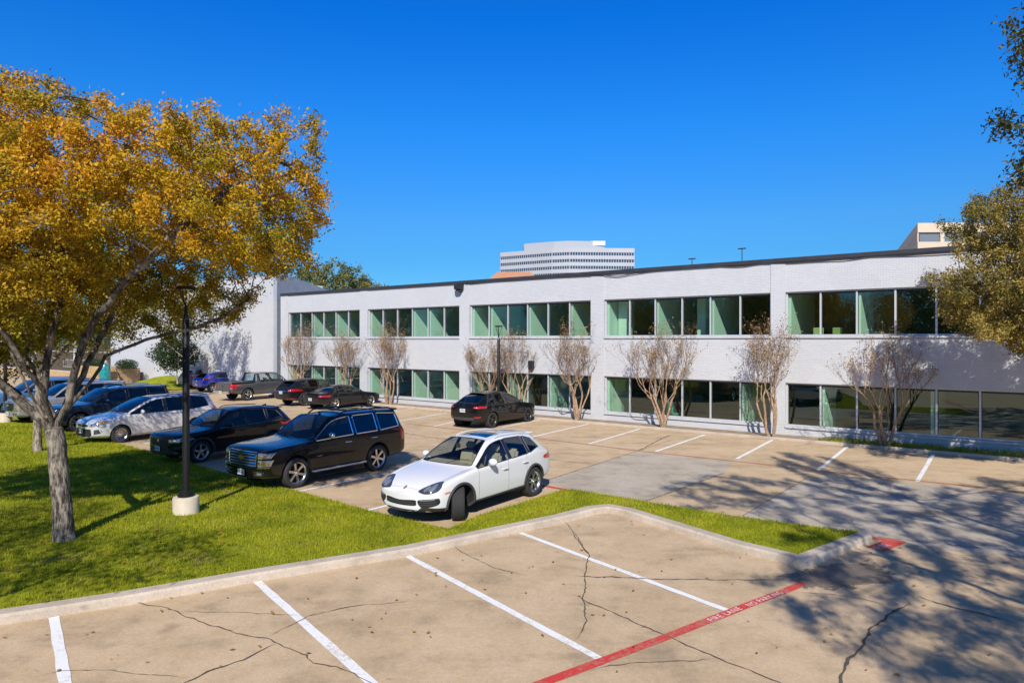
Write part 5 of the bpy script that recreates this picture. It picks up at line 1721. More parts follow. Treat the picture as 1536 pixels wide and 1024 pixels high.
    if s.get('belttrim'):
        m = MB()
        for sd in ('left', 'right'): B.line(m, sd, [(x, lerp_tab(s['belt'], x) - .012) for x in np.linspace(s['xc'] + .12, (s.get('xd') or s['xrr']) - .02, 14)], .014, .004)
        put(m, 'window_trim', M['chrome'])
    # everything particular to the kind of car
    s['extras'](B, put, root, s, T)
    return root

M['gloss'] = pbr('gloss black pillar', (.012, .012, .013), .15, coat=1)
# ---- small shared details
def plate(put, x, z, sgn, M_=None, txt=True):
    """number plate with a band and dark characters; x at nose (sgn -1) or tail (+1)"""
    m = MB(); rbox(m, min(x, x + sgn * .014), max(x, x + sgn * .014), -.155, .155, z - .078, z + .078, .006); o = put(m, 'number_plate', M['plate'])
    m = MB(); xx = x + sgn * .0155
    for q in range(6):
        y = -.115 + q * .044 + (.012 if q > 2 else 0)
        m.box(min(xx, xx + sgn * .001), max(xx, xx + sgn * .001), y, y + .026, z - .035, z + .03)
    m.box(min(xx, xx + sgn * .001), max(xx, xx + sgn * .001), -.06, .06, z + .045, z + .062)
    put(m, 'plate_characters', M['ink'], o)
def two(put, B, nm, view, pts, mats, out=.006, rings=5, round_=True, inner=(), par=None):
    """the same panel on both sides of the car as two parts; inner: (points, material index)"""
    for sy in (1, -1):
        m = MB(); B.patch(m, view, [(sy * u, v) for u, v in pts], out, rings, round_)
        o = put(m, nm, mats[0])
        for ip, im, io in inner:
            q = MB(); B.patch(q, view, [(sy * u, v) for u, v in ip], io, 3, True); put(q, 'lamp_unit', im, o)
def two_side(put, B, nm, pts, mat, out=.005, round_=False):
    for v in ('left', 'right'):
        m = MB(); B.patch(m, v, pts, out, 4, round_); put(m, nm, mat)
def rails(put, s, x0, x1, y, mat, h=.055, rad=.016, cross=False):
    for sy in (1, -1):
        m = MB(); P = []
        for q in range(13):
            x = x0 + (x1 - x0) * q / 12; z = lerp_tab(s['roof'], x) - .055
            P.append((x, sy * y * lerp_tab(s.get('wrt', [(0, 1)]), x), z + (h if 0 < q < 12 else -.005)))
        m.tube(P, rad, 7); put(m, 'roof_rail', mat)
    if cross:
        for x in (x0 + .35, x1 - .5):
            m = MB(); z = lerp_tab(s['roof'], x) + .02; rbox(m, x - .04, x + .04, -y - .02, y + .02, z, z + .035, .012); put(m, 'roof_rack_bar', mat)
def circle(cx, cy, rx, ry=None, n=10): return [(cx + rx * math.cos(6.2832 * i / n), cy + (ry or rx) * math.sin(6.2832 * i / n)) for i in range(n)]
def bars(put, B, nm, view, y0, y1, zs, w, mat, par=None, out=.008):
    m = MB()
    for z in zs: B.line(m, view, [(y0, z), (y1, z)], w, out)
    return put(m, nm, mat, par) if par else put(m, nm, mat)
def wipers(put, s):
    m = MB(); zc = lerp_tab(s['hood'], s['xc']) + .05
    for y0, y1 in ((.55, .05), (-.1, -.58)): m.tube([(s['xc'] - .12, y0, zc), (s['xc'] + .06, (y0 + y1) / 2, zc + .085), (s['xc'] + .07, y1, zc + .09)], .008, 5)
    put(m, 'wiper', M['blackplastic'])
# ------------------------------------------------------------------ the fleet
PA = {}
PA['white'] = paint('white car paint', (.74, .74, .75), 0, .35)
PA['black'] = paint('black car paint', (.006, .006, .007), 0, .25)
PA['black2'] = paint('soft black car paint', (.010, .010, .012), 0, .3)
PA['silver'] = paint('silver car paint', (.62, .63, .66), .15, .34)
PA['navy'] = paint('slate navy car paint', (.022, .035, .055), .4, .32)
PA['champagne'] = paint('silver grey car paint', (.36, .36, .38), .4, .38)
PA['grey'] = paint('graphite car paint', (.085, .09, .102), .4, .36)
PA['blue'] = paint('bright blue car paint', (.005, .035, .36), .2, .3)
PA['steel'] = paint('blue grey car paint', (.17, .22, .31), .4, .36)
PA['sky'] = paint('pale blue car paint', (.10, .20, .36), .3, .35)
HEAD = Vector((-.5812, -.8138, 0))

def hood_t(*p): return list(p)

# --- white crossover with the big round-cornered bonnet
def ex_cayenne(B, put, root, s, T):
    L = s['L']
    for sy in (1, -1):
        m = MB(); pts = [(.42, .735), (.52, .705), (.70, .70), (.815, .74), (.85, .82), (.80, .90), (.69, .90), (.54, .83)]
        B.patch(m, 'front', [(sy * u, v) for u, v in pts], .008, 6, True); o = put(m, 'headlight', M['lensdark'])
        for cx, cz, rr in ((.60, .775, .052), (.72, .805, .062)):
            q = MB(); B.patch(q, 'front', [(sy * u, v) for u, v in circle(cx, cz, rr, rr)], .016, 3, True); put(q, 'lamp_unit', M['lens'], o)
        q = MB()
        B.line(q, 'front', [(sy * .46, .745), (sy * .58, .715), (sy * .72, .72), (sy * .80, .76)], .012, .012); put(q, 'lamp_strip', M['chrome'], o)
        m = MB(); B.patch(m, 'front', [(sy * u, v) for u, v in ((.50, .565), (.80, .60), (.85, .57), (.82, .45), (.60, .41), (.50, .47))], .004, 4, True); o = put(m, 'side_intake', M['blackplastic'])
        q = MB()
        for z in (.46, .505): B.line(q, 'front', [(sy * .53, z), (sy * .82, z + .015)], .022, .010)
        put(q, 'slat', M['cladding'], o)
        q = MB(); B.line(q, 'front', [(sy * .54, .555), (sy * .80, .58)], .022, .010); put(q, 'lamp_strip', M['lens'], o)
        m = MB(); B.patch(m, 'front', [(sy * u, v) for u, v in circle(.64, .315, .035, .03)], .006, 3, True); put(m, 'fog_lamp', M['chrome'])
        m = MB(); B.patch(m, 'left' if sy > 0 else 'right', ((.40, .66), (.55, .68), (.56, .715), (.42, .70)), .006, 3, False); put(m, 'side_marker', M['amber'])
        m = MB(); B.patch(m, 'rear', [(sy * u, v) for u, v in ((.52, .98), (.80, 1.02), (.90, 1.0), (.90, .90), (.75, .88), (.55, .92))], .008, 5, True); put(m, 'tail_light', M['redlens'])
        m = MB(); B.patch(m, 'left' if sy > 0 else 'right', ((L - .34, .92), (L - .12, .88), (L - .12, 1.02), (L - .25, 1.03)), .008, 4, True); put(m, 'tail_light', M['redlens'])
    m = MB(); B.patch(m, 'front', ((-.44, .505), (-.40, .56), (0, .535), (.40, .56), (.44, .505), (.40, .44), (0, .425), (-.40, .44)), .004, 4, True); g = put(m, 'grille', M['blackplastic'])
    bars(put, B, 'slat', 'front', -.40, .40, (.465, .50), .02, M['cladding'], g, .012)
    m = MB(); B.patch(m, 'front', ((-.60, .335), (-.45, .35), (.45, .35), (.60, .335), (.50, .27), (-.50, .27)), .006, 3, False); put(m, 'skid_plate', M['cladding'])
    m = MB(); B.patch(m, 'front', circle(0, .765, .026, .034), .006, 3, True); put(m, 'badge', pbr('gold badge', (.35, .22, .08), .3, .6))
    m = MB(); xr = s['xrf'] + .22
    B.patch(m, 'top', ((xr, -.40), (xr + .52, -.40), (xr + .52, .40), (xr, .40)), .004, 5, False); put(m, 'sunroof', M['tint'])
    rails(put, s, s['xrf'] + .25, s['xrr'] - .05, s['wr'] - .02, PA['white'], .02, .012)
    m = MB(); z = lerp_tab(s['roof'], s['xrr']) - .06; rbox(m, s['xrr'] + .02, s['xrr'] + .20, -.54, .54, z - .01, z + .03, .015); put(m, 'roof_spoiler', [PA['white']])
    m = MB()
    for sd in ('left', 'right'): B.line(m, sd, [(s['a'] + .42, .33), (s['a'] + s['wb'] - .42, .35)], .03, .004)
    put(m, 'side_trim', M['cladding']); wipers(put, s)
    m = MB(); rbox(m, s['xc'] + .35, s['xc'] + .36, -.12, .02, 1.42, 1.52, .003); put(m, 'rear_view_mirror', M['blackplastic'])
SP_CAY = dict(L=4.85, W=.965, H=1.69, a=.93, wb=2.895, r=.375, rim=.255, tw=.285, style='pair', spokes=5, steer=41,
    hood=[(0, .66), (.09, .745), (.30, .85), (.62, .945), (.98, 1.005), (1.5, 1.075)], xc=1.50, xrf=2.28, xrr=4.16, xgb=4.66, zgb=1.12, wr=.60, gw=.80, fender=-.015,
    belt=[(1.5, 1.06), (2.7, 1.09), (4.0, 1.15), (4.85, 1.10)], roof=[(2.28, 1.62), (2.9, 1.685), (3.5, 1.67), (4.16, 1.60)], tail=[(4.66, 1.10), (4.80, 1.03), (4.85, .95)],
    plan=[(0, .60), (.09, .78), (.30, .915), (.62, .975), (.98, 1.0), (3.6, 1.0), (4.3, .975), (4.7, .90), (4.85, .78)], zb=[(0, .30), (.3, .24), (1, .22), (3.8, .24), (4.6, .34), (4.85, .42)],
    xb=2.80, xcp=3.62, xd=4.06, dtop=-.06, dlo=.11, dhi=.05, drop=.05, nose=.10, bulge=.06, arch=M['cladding'], clad=M['cladding'], paint=PA['white'], trim='black', handle=PA['white'], mirror=PA['white'],
    wglass=M['carglass'], fglass=M['carglass'], sglass=M['carglass'], rglass=M['midtint'], trimcol=M['beige'], zmid=.60, extras=ex_cayenne, gap=.055, wheel_in=.0, crease5=.1)

# --- big black square SUV
def ex_tahoe(B, put, root, s, T):
    L = s['L']; sil = s.get('grille', M['chrome']); top = lerp_tab(s['hood'], .09)
    z1 = top - .06; z0 = z1 - .36
    m = MB(); B.patch(m, 'front', ((-.60, z0 + .02), (-.62, z1), (.62, z1), (.60, z0 + .02), (.52, z0 - .04), (-.52, z0 - .04)), .004, 5, False); g = put(m, 'grille', M['blackplastic'])
    bars(put, B, 'bar', 'front', -.585, .585, [z0 + .02 + .075 * i for i in range(5)], .034, sil, g, .022)
    m = MB(); B.line(m, 'front', [(-.615, z1), (.615, z1), (.595, z0 + .02), (.52, z0 - .04), (-.52, z0 - .04), (-.595, z0 + .02), (-.615, z1)], .03, .02); put(m, 'surround', sil, g)
    m = MB(); zc = (z0 + z1) / 2 + .03; B.patch(m, 'front', ((-.11, zc - .028), (-.035, zc - .028), (-.03, zc - .06), (.03, zc - .06), (.035, zc - .028), (.11, zc - .028), (.11, zc + .028), (.035, zc + .028), (.03, zc + .06), (-.03, zc + .06), (-.035, zc + .028), (-.11, zc + .028)), .04, 2, False); put(m, 'badge', pbr('gold emblem', (.62, .40, .08), .3, .7), g)
    for sy in (1, -1):
        for a_, b_ in ((z1 - .15, z1 + .0), (z0 - .0, z1 - .18)):
            m = MB(); B.patch(m, 'front', [(sy * u, v) for u, v in ((.65, a_), (.66, b_), (.97, b_ - .005), (.955, a_ + .02))], .008, 5, False); o = put(m, 'headlight', M['lens'])
            for cx in (.71, .80, .885):
                q = MB(); B.patch(q, 'front', [(sy * u, v) for u, v in circle(cx, (a_ + b_) / 2, .035, .04)], .016, 3, True); put(q, 'lamp_unit', M['amber'] if cx > .86 else M['chrome'], o)
        m = MB(); B.line(m, 'front', [(sy * .64, z0 - .03), (sy * .95, z0 - .01)], .03, .01); put(m, 'front_trim', M['chrome'])
        m = MB(); B.patch(m, 'front', [(sy * u, v) for u, v in ((.50, .44), (.50, .53), (.85, .53), (.82, .45))], .005, 3, False); o = put(m, 'fog_lamp', M['blackplastic'])
        q = MB(); B.line(q, 'front', [(sy * .49, .545), (sy * .86, .545)], .022, .01); B.line(q, 'front', [(sy * .49, .45), (sy * .80, .45)], .014, .01); put(q, 'lamp_strip', M['chrome'], o)
        q = MB(); B.patch(q, 'front', [(sy * u, v) for u, v in ((.62, .47), (.62, .52), (.78, .52), (.78, .47))], .012, 3, False); put(q, 'lamp_unit', M['lens'], o)
        m = MB(); B.patch(m, 'rear', [(sy * u, v) for u, v in ((.80, .86), (.80, 1.22), (.97, 1.22), (.97, .86))], .008, 5, False); put(m, 'tail_light', M['redlens'])
        m = MB(); B.patch(m, 'left' if sy > 0 else 'right', ((L - .22, .88), (L - .19, 1.24), (L - .06, 1.22), (L - .06, .88)), .008, 4, False); put(m, 'tail_light', M['redlens'])
        m = MB(); rbox(m, s['a'] + .50, s['a'] + s['wb'] - .50, sy * (s['W'] - .03) - .08, sy * (s['W'] - .03) + .09, .36, .40, .015); put(m, 'running_board', M['alu'])
    rails(put, s, s['xrf'] + .30, s['xrr'] - .1, s['wr'] - .03, M['blackplastic'] if s['paint'] is PA['black'] else M['chrome'], .075, .022, s.get('rack', True))
    if s.get('plate', True): plate(put, -s['nose'] - .015, .50, -1)
    m = MB(); m.lathe([(0, 0), (.045, 0), (.04, .03), (.02, .05), (0, .055)], 12, 0, Matrix.Translation((s['xrf'] + .18, 0, lerp_tab(s['roof'], s['xrf'] + .18) - .005))); put(m, 'antenna', M['blackplastic'])
    m = MB(); z = lerp_tab(s['roof'], s['xrr']) - .05; rbox(m, s['xrr'] - .02, s['xrr'] + .16, -.64, .64, z - .02, z + .03, .015); put(m, 'roof_spoiler', s['paint'])
    wipers(put, s)
    m = MB()
    for sd in ('left', 'right'): B.line(m, sd, [(s['a'] + .62, .78), (s['a'] + .82, .785)], .03, .006)
    put(m, 'badge', M['chrome'])
def tahoe(**k):
    d = dict(L=5.18, W=1.015, H=1.88, a=.97, wb=2.946, r=.405, rim=.285, tw=.275, style='single', spokes=6,
    hood=[(0, 1.03), (.09, 1.10), (.30, 1.145), (.98, 1.19), (1.62, 1.235)], xc=1.62, xrf=2.32, xrr=4.92, xgb=5.07, zgb=1.27, wr=.70, gw=.86, fender=.02,
    belt=[(1.62, 1.20), (3.0, 1.225), (5.18, 1.25)], roof=[(2.32, 1.82), (2.9, 1.875), (4.2, 1.875), (4.92, 1.84)], tail=[(5.07, 1.25), (5.12, 1.18), (5.18, 1.08)],
    plan=[(0, .86), (.09, .94), (.30, .975), (.7, 1.0), (4.3, 1.0), (4.9, .975), (5.1, .93), (5.18, .88)], zb=[(0, .36), (.3, .30), (1, .27), (4.1, .28), (5.0, .36), (5.18, .42)],
    xb=3.02, xcp=3.98, xd=4.86, dtop=-.06, dlo=.05, dhi=.03, drop=.05, nose=.06, bulge=.04, clad=PA['black2'], paint=PA['black'], trim='chrome', trimw=.016, handle=M['chrome'], mirror=M['chrome'],
    wglass=M['midtint'], fglass=M['midtint'], sglass=M['tint'], rglass=M['tint'], zmid=.70, extras=ex_tahoe, gap=.085, wheel_in=.01, mz=.09, crease5=.4, crease6=.35)
    d.update(k); return d

# --- black compact crossover
def ex_rav(B, put, root, s, T):
    L = s['L']; top = lerp_tab(s['hood'], .09)
    m = MB(); B.patch(m, 'front', ((-.52, top - .12), (.52, top - .12), (.62, top - .24), (.50, top - .34), (-.50, top - .34), (-.62, top - .24)), .004, 5, False); g = put(m, 'grille', M['blackplastic'])
    bars(put, B, 'bar', 'front', -.52, .52, (top - .30, top - .26, top - .22, top - .18), .012, M['cladding'], g, .012)
    m = MB(); B.patch(m, 'front', ((-.62, .40), (-.55, .58), (.55, .58), (.62, .40), (.5, .34), (-.5, .34)), .004, 5, False); put(m, 'lower_grille', M['blackplastic'])
    m = MB(); B.patch(m, 'front', circle(0, top - .17, .055, .04), .014, 3, True); put(m, 'badge', M['chrome'], g)
    for sy in (1, -1):
        m = MB(); B.patch(m, 'front', [(sy * u, v) for u, v in ((.54, top - .21), (.56, top - .125), (.93, top - .05), (.95, top - .15), (.80, top - .22))], .008, 5, False); o = put(m, 'headlight', M['lens'])
        for cx in (.64, .76):
            q = MB(); B.patch(q, 'front', [(sy * u, v) for u, v in circle(cx, top - .165 + (cx - .6) * .12, .032, .03)], .016, 3, True); put(q, 'lamp_unit', M['chrome'], o)
        m = MB(); B.patch(m, 'front', [(sy * u, v) for u, v in ((.70, .50), (.72, .60), (.88, .64), (.88, .54))], .006, 3, False); put(m, 'fog_lamp', M['lensdark'])
        m = MB(); B.patch(m, 'left' if sy > 0 else 'right', ((L - .40, 1.00), (L - .08, .95), (L - .08, 1.06), (L - .3, 1.08)), .008, 4, False); put(m, 'tail_light', M['redlens'])
        m = MB(); B.patch(m, 'rear', [(sy * u, v) for u, v in ((.50, .98), (.9, .96), (.9, 1.06), (.52, 1.05))], .008, 4, False); put(m, 'tail_light', M['redlens'])
    rails(put, s, s['xrf'] + .3, s['xrr'] - .1, s['wr'] - .02, s.get('railmat', M['blackplastic']), .04, .015)
    plate(put, -s['nose'] - .012, .52, -1)
    m = MB(); z = lerp_tab(s['roof'], s['xrr']) - .05; rbox(m, s['xrr'], s['xrr'] + .2, -.55, .55, z - .015, z + .02, .012); put(m, 'roof_spoiler', s['paint'])
    m = MB(); m.add([(s['xrr'] - .3, -.02, lerp_tab(s['roof'], s['xrr'] - .3) - .01), (s['xrr'] - .3, .02, lerp_tab(s['roof'], s['xrr'] - .3) - .01), (s['xrr'] - .12, .015, lerp_tab(s['roof'], s['xrr']) - .01), (s['xrr'] - .12, -.015, lerp_tab(s['roof'], s['xrr']) - .01), (s['xrr'] - .13, 0, lerp_tab(s['roof'], s['xrr']) + .065)], [(0, 1, 4), (1, 2, 4), (2, 3, 4), (3, 0, 4), (3, 2, 1, 0)]); put(m, 'antenna', s['paint'])
    wipers(put, s)
def rav(**k):
    d = dict(L=4.6, W=.93, H=1.69, a=.90, wb=2.69, r=.365, rim=.245, tw=.235, style='single', spokes=5,
    hood=[(0, .86), (.09, .945), (.30, .99), (.95, 1.045), (1.42, 1.09)], xc=1.42, xrf=2.12, xrr=4.06, xgb=4.45, zgb=1.14, wr=.60, gw=.82, fender=.02,
    belt=[(1.42, 1.07), (2.8, 1.10), (3.9, 1.15), (4.6, 1.12)], roof=[(2.12, 1.62), (2.7, 1.685), (3.4, 1.67), (4.06, 1.60)], tail=[(4.45, 1.12), (4.53, 1.05), (4.6, .96)],
    plan=[(0, .72), (.09, .86), (.30, .945), (.62, .985), (.98, 1.0), (3.5, 1.0), (4.1, .975), (4.45, .92), (4.6, .82)], zb=[(0, .32), (.3, .25), (1, .22), (3.6, .24), (4.3, .34), (4.6, .42)],
    xb=2.62, xcp=3.42, xd=3.98, dtop=-.10, dlo=.13, dhi=.05, drop=.05, nose=.06, bulge=.05, arch=M['cladding'], clad=M['cladding'], paint=PA['black'], trim='black', belttrim=True, handle=PA['black'], mirror=PA['black'],
    wglass=M['carglass'], fglass=M['midtint'], sglass=M['tint'], rglass=M['tint'], zmid=.62, extras=ex_rav, gap=.06)
    d.update(k); return d

# --- silver minivan
def ex_van(B, put, root, s, T):
    L = s['L']; top = lerp_tab(s['hood'], .09)
    m = MB(); B.patch(m, 'front', ((-.48, top - .10), (0, top - .08), (.48, top - .10), (.40, top - .17), (0, top - .18), (-.40, top - .17)), .004, 4, False); put(m, 'grille', M['blackplastic'])
    m = MB(); B.patch(m, 'front', ((-.66, .36), (-.60, .60), (.60, .60), (.66, .36), (.5, .30), (-.5, .30)), .004, 5, False); o = put(m, 'lower_grille', M['blackplastic'])
    bars(put, B, 'bar', 'front', -.58, .58, (.38, .44, .50), .014, M['cladding'], o, .010)
    m = MB(); B.patch(m, 'front', circle(0, top - .11, .06, .045), .012, 3, True); put(m, 'badge', M['chrome'])
    for sy in (1, -1):
        m = MB(); B.patch(m, 'front', [(sy * u, v) for u, v in ((.50, top - .16), (.56, top - .09), (.90, top + .06), (.955, top + .02), (.92, top - .10), (.70, top - .17))], .008, 5, False); o = put(m, 'headlight', M['lens'])
        for cx, mt in ((.66, 'chrome'), (.78, 'chrome'), (.88, 'amber')):
            q = MB(); B.patch(q, 'front', [(sy * u, v) for u, v in circle(cx, top - .16 + (cx - .5) * .38, .036, .036)], .016, 3, True); put(q, 'lamp_unit', M[mt], o)
        m = MB(); B.patch(m, 'front', [(sy * u, v) for u, v in ((.74, .40), (.76, .58), (.86, .60), (.88, .44))], .006, 3, False); put(m, 'fog_lamp', M['lensdark'])
        m = MB(); B.patch(m, 'rear', [(sy * u, v) for u, v in ((.60, .95), (.93, .95), (.93, 1.15), (.66, 1.12))], .008, 4, False); put(m, 'tail_light', M['redlens'])
    plate(put, -s['nose'] - .012, .50, -1)
    rails(put, s, s['xrf'] + .5, s['xrr'] - .15, s['wr'] - .03, M['blackplastic'], .05, .018)
    m = MB(); z = lerp_tab(s['roof'], s['xrr']) - .05; rbox(m, s['xrr'], s['xrr'] + .2, -.58, .58, z - .015, z + .02, .012); put(m, 'roof_spoiler', s['paint'])
    m = MB()
    for sd in ('left', 'right'): B.line(m, sd, [(s['xb'] + .12, .985), (L - .4, 1.0)], .014, .002)
    put(m, 'sliding_rail', M['well']); wipers(put, s)
SP_VAN = dict(L=5.09, W=.985, H=1.76, a=.95, wb=3.03, r=.345, rim=.235, tw=.23, style='pair', spokes=8,
    hood=[(0, .78), (.09, .86), (.30, .94), (.98, 1.06), (1.30, 1.12)], xc=1.30, xrf=2.32, xrr=4.72, xgb=4.96, zgb=1.15, wr=.66, gw=.84, fender=.015,
    belt=[(1.30, 1.08), (3.0, 1.08), (4.9, 1.12)], roof=[(2.32, 1.68), (3.0, 1.755), (4.0, 1.75), (4.72, 1.70)], tail=[(4.96, 1.13), (5.03, 1.05), (5.09, .95)],
    plan=[(0, .70), (.09, .85), (.30, .94), (.62, .98), (.98, 1.0), (4.2, 1.0), (4.8, .965), (5.0, .92), (5.09, .84)], zb=[(0, .27), (.3, .21), (1, .18), (4.1, .20), (4.9, .30), (5.09, .38)],
    xb=2.72, xcp=3.82, xd=4.62, dtop=-.14, dlo=.07, dhi=.05, drop=.05, nose=.07, bulge=.04, clad=PA['silver'], paint=PA['silver'], trim='black', handle=PA['silver'], mirror=PA['silver'],
    wglass=M['carglass'], fglass=M['midtint'], sglass=M['tint'], rglass=M['tint'], zmid=.62, extras=ex_van, gap=.05, mz=.07)

# --- rear ends seen from behind
def rear_lamps(B, put, s, zl, zh, y0, y1, wrap=.3, thin=False):
    L = s['L']
    for sy in (1, -1):
        m = MB(); B.patch(m, 'rear', [(sy * u, v) for u, v in ((y0, zl + .02), (y1, zl), (y1, zh), (y0 + .04, zh - .01))], .009, 5, False); o = put(m, 'tail_light', M['redlens'])
        q = MB(); B.patch(q, 'rear', [(sy * u, v) for u, v in ((y0 + .05, zl + .035), (y0 + .16, zl + .03), (y0 + .16, (zl + zh) / 2), (y0 + .06, (zl + zh) / 2))], .014, 3, False); put(q, 'lamp_unit', M['lens'], o)
        m = MB(); B.patch(m, 'left' if sy > 0 else 'right', ((L - wrap, (zl + zh) / 2), (L - .10, zl), (L - .10, zh), (L - wrap + .06, zh + .01)), .008, 4, False); put(m, 'tail_light', M['redlens'])
def ex_rdx(B, put, root, s, T):
    L = s['L']; rear_lamps(B, put, s, .91, 1.05, .58, .92, .34)
    plate(put, L + s['bulge'] + .005, .84, 1)
    for sy in (1, -1):
        m = MB(); B.patch(m, 'rear', [(sy * u, v) for u, v in ((.52, .42), (.80, .44), (.80, .50), (.52, .49))], .006, 3, False); put(m, 'reflector', M['redlens'])
    m = MB(); B.line(m, 'rear', [(-.42, .93), (.42, .93)], .05, .006); put(m, 'tail_trim', M['chrome'])
    m = MB(); z = lerp_tab(s['roof'], s['xrr']) - .05; rbox(m, s['xrr'], s['xrr'] + .22, -.52, .52, z - .015, z + .02, .012); put(m, 'roof_spoiler', s['paint'])
    wipers(put, s)
def ex_coupe(B, put, root, s, T):
    L = s['L']; rear_lamps(B, put, s, .74, .84, .62, .89, .26); plate(put, L + s['bulge'] + .005, .60, 1)
    m = MB(); rbox(m, L - .12, L + .01, -.50, .50, lerp_tab(s['tail'], L - .06) - .005, lerp_tab(s['tail'], L - .06) + .02, .01); put(m, 'boot_lip', s['paint'])
    for sy in (1, -1):
        m = MB(); B.patch(m, 'front', [(sy * u, v) for u, v in ((.48, .60), (.52, .70), (.86, .72), (.84, .62))], .007, 4, False); put(m, 'headlight', M['lens'])
    m = MB(); B.patch(m, 'rear', ((-.70, .36), (.70, .36), (.62, .44), (-.62, .44)), .006, 3, False); put(m, 'diffuser', M['blackplastic']); wipers(put, s)
def ex_ey(B, put, root, s, T):
    L = s['L']; rear_lamps(B, put, s, .93, 1.03, .56, .90, .32); plate(put, L + s['bulge'] + .003, .83, 1)
    m = MB(); B.patch(m, 'rear', circle(0, 1.04, .026, .036), .008, 3, True); put(m, 'badge', M['chrome'])
    m = MB(); B.patch(m, 'rear', ((-.78, .36), (-.80, .52), (.80, .52), (.78, .36), (.6, .33), (-.6, .33)), .004, 4, False); put(m, 'bumper_insert', M['cladding'])
    m = MB(); zt_ = lerp_tab(s['tail'], L - .06); rbox(m, s['xgb'] + .02, s['xgb'] + .14, -.58, .58, zt_ + .035, zt_ + .06, .01); put(m, 'boot_lip', s['paint'])
    for sy in (1, -1):
        m = MB(); B.patch(m, 'rear', [(sy * u, v) for u, v in ((.60, .50), (.84, .53), (.84, .58), (.62, .56))], .008, 3, False); put(m, 'reflector', M['redlens'])
        m = MB(); B.patch(m, 'front', [(sy * u, v) for u, v in ((.45, .70), (.50, .76), (.84, .80), (.84, .74))], .007, 4, False); put(m, 'headlight', M['lens'])
    m = MB(); xr = s['xrf'] + .05; B.patch(m, 'top', ((xr, -.50), (s['xrr'] - .1, -.46), (s['xrr'] - .1, .46), (xr, .50)), .003, 6, False); put(m, 'glass_roof', M['tint'])
def ex_juke(B, put, root, s, T):
    L = s['L']
    for sy in (1, -1):
        m = MB(); B.patch(m, 'rear', [(sy * u, v) for u, v in ((.50, .92), (.62, .90), (.86, 1.06), (.84, 1.16), (.72, 1.10), (.62, .99))], .01, 4, False); put(m, 'tail_light', M['redlens'])
        m = MB(); B.patch(m, 'left' if sy > 0 else 'right', ((L - .34, 1.05), (L - .12, .92), (L - .10, 1.06), (L - .25, 1.15)), .008, 4, False); put(m, 'tail_light', M['redlens'])
    m = MB(); B.patch(m, 'rear', circle(0, .88, .06, .06), .008, 3, True); put(m, 'badge', M['chrome'])
    plate(put, L + s['bulge'] + .005, .62, 1)
def ex_rogue(B, put, root, s, T):
    rear_lamps(B, put, s, .95, 1.10, .52, .92, .36); plate(put, s['L'] + s['bulge'] + .005, .80, 1)
    rails(put, s, s['xrf'] + .3, s['xrr'] - .1, s['wr'] - .02, M['alu'], .04, .014)
    m = MB(); z = lerp_tab(s['roof'], s['xrr']) - .05; rbox(m, s['xrr'], s['xrr'] + .22, -.52, .52, z - .015, z + .02, .012); put(m, 'roof_spoiler', s['paint'])
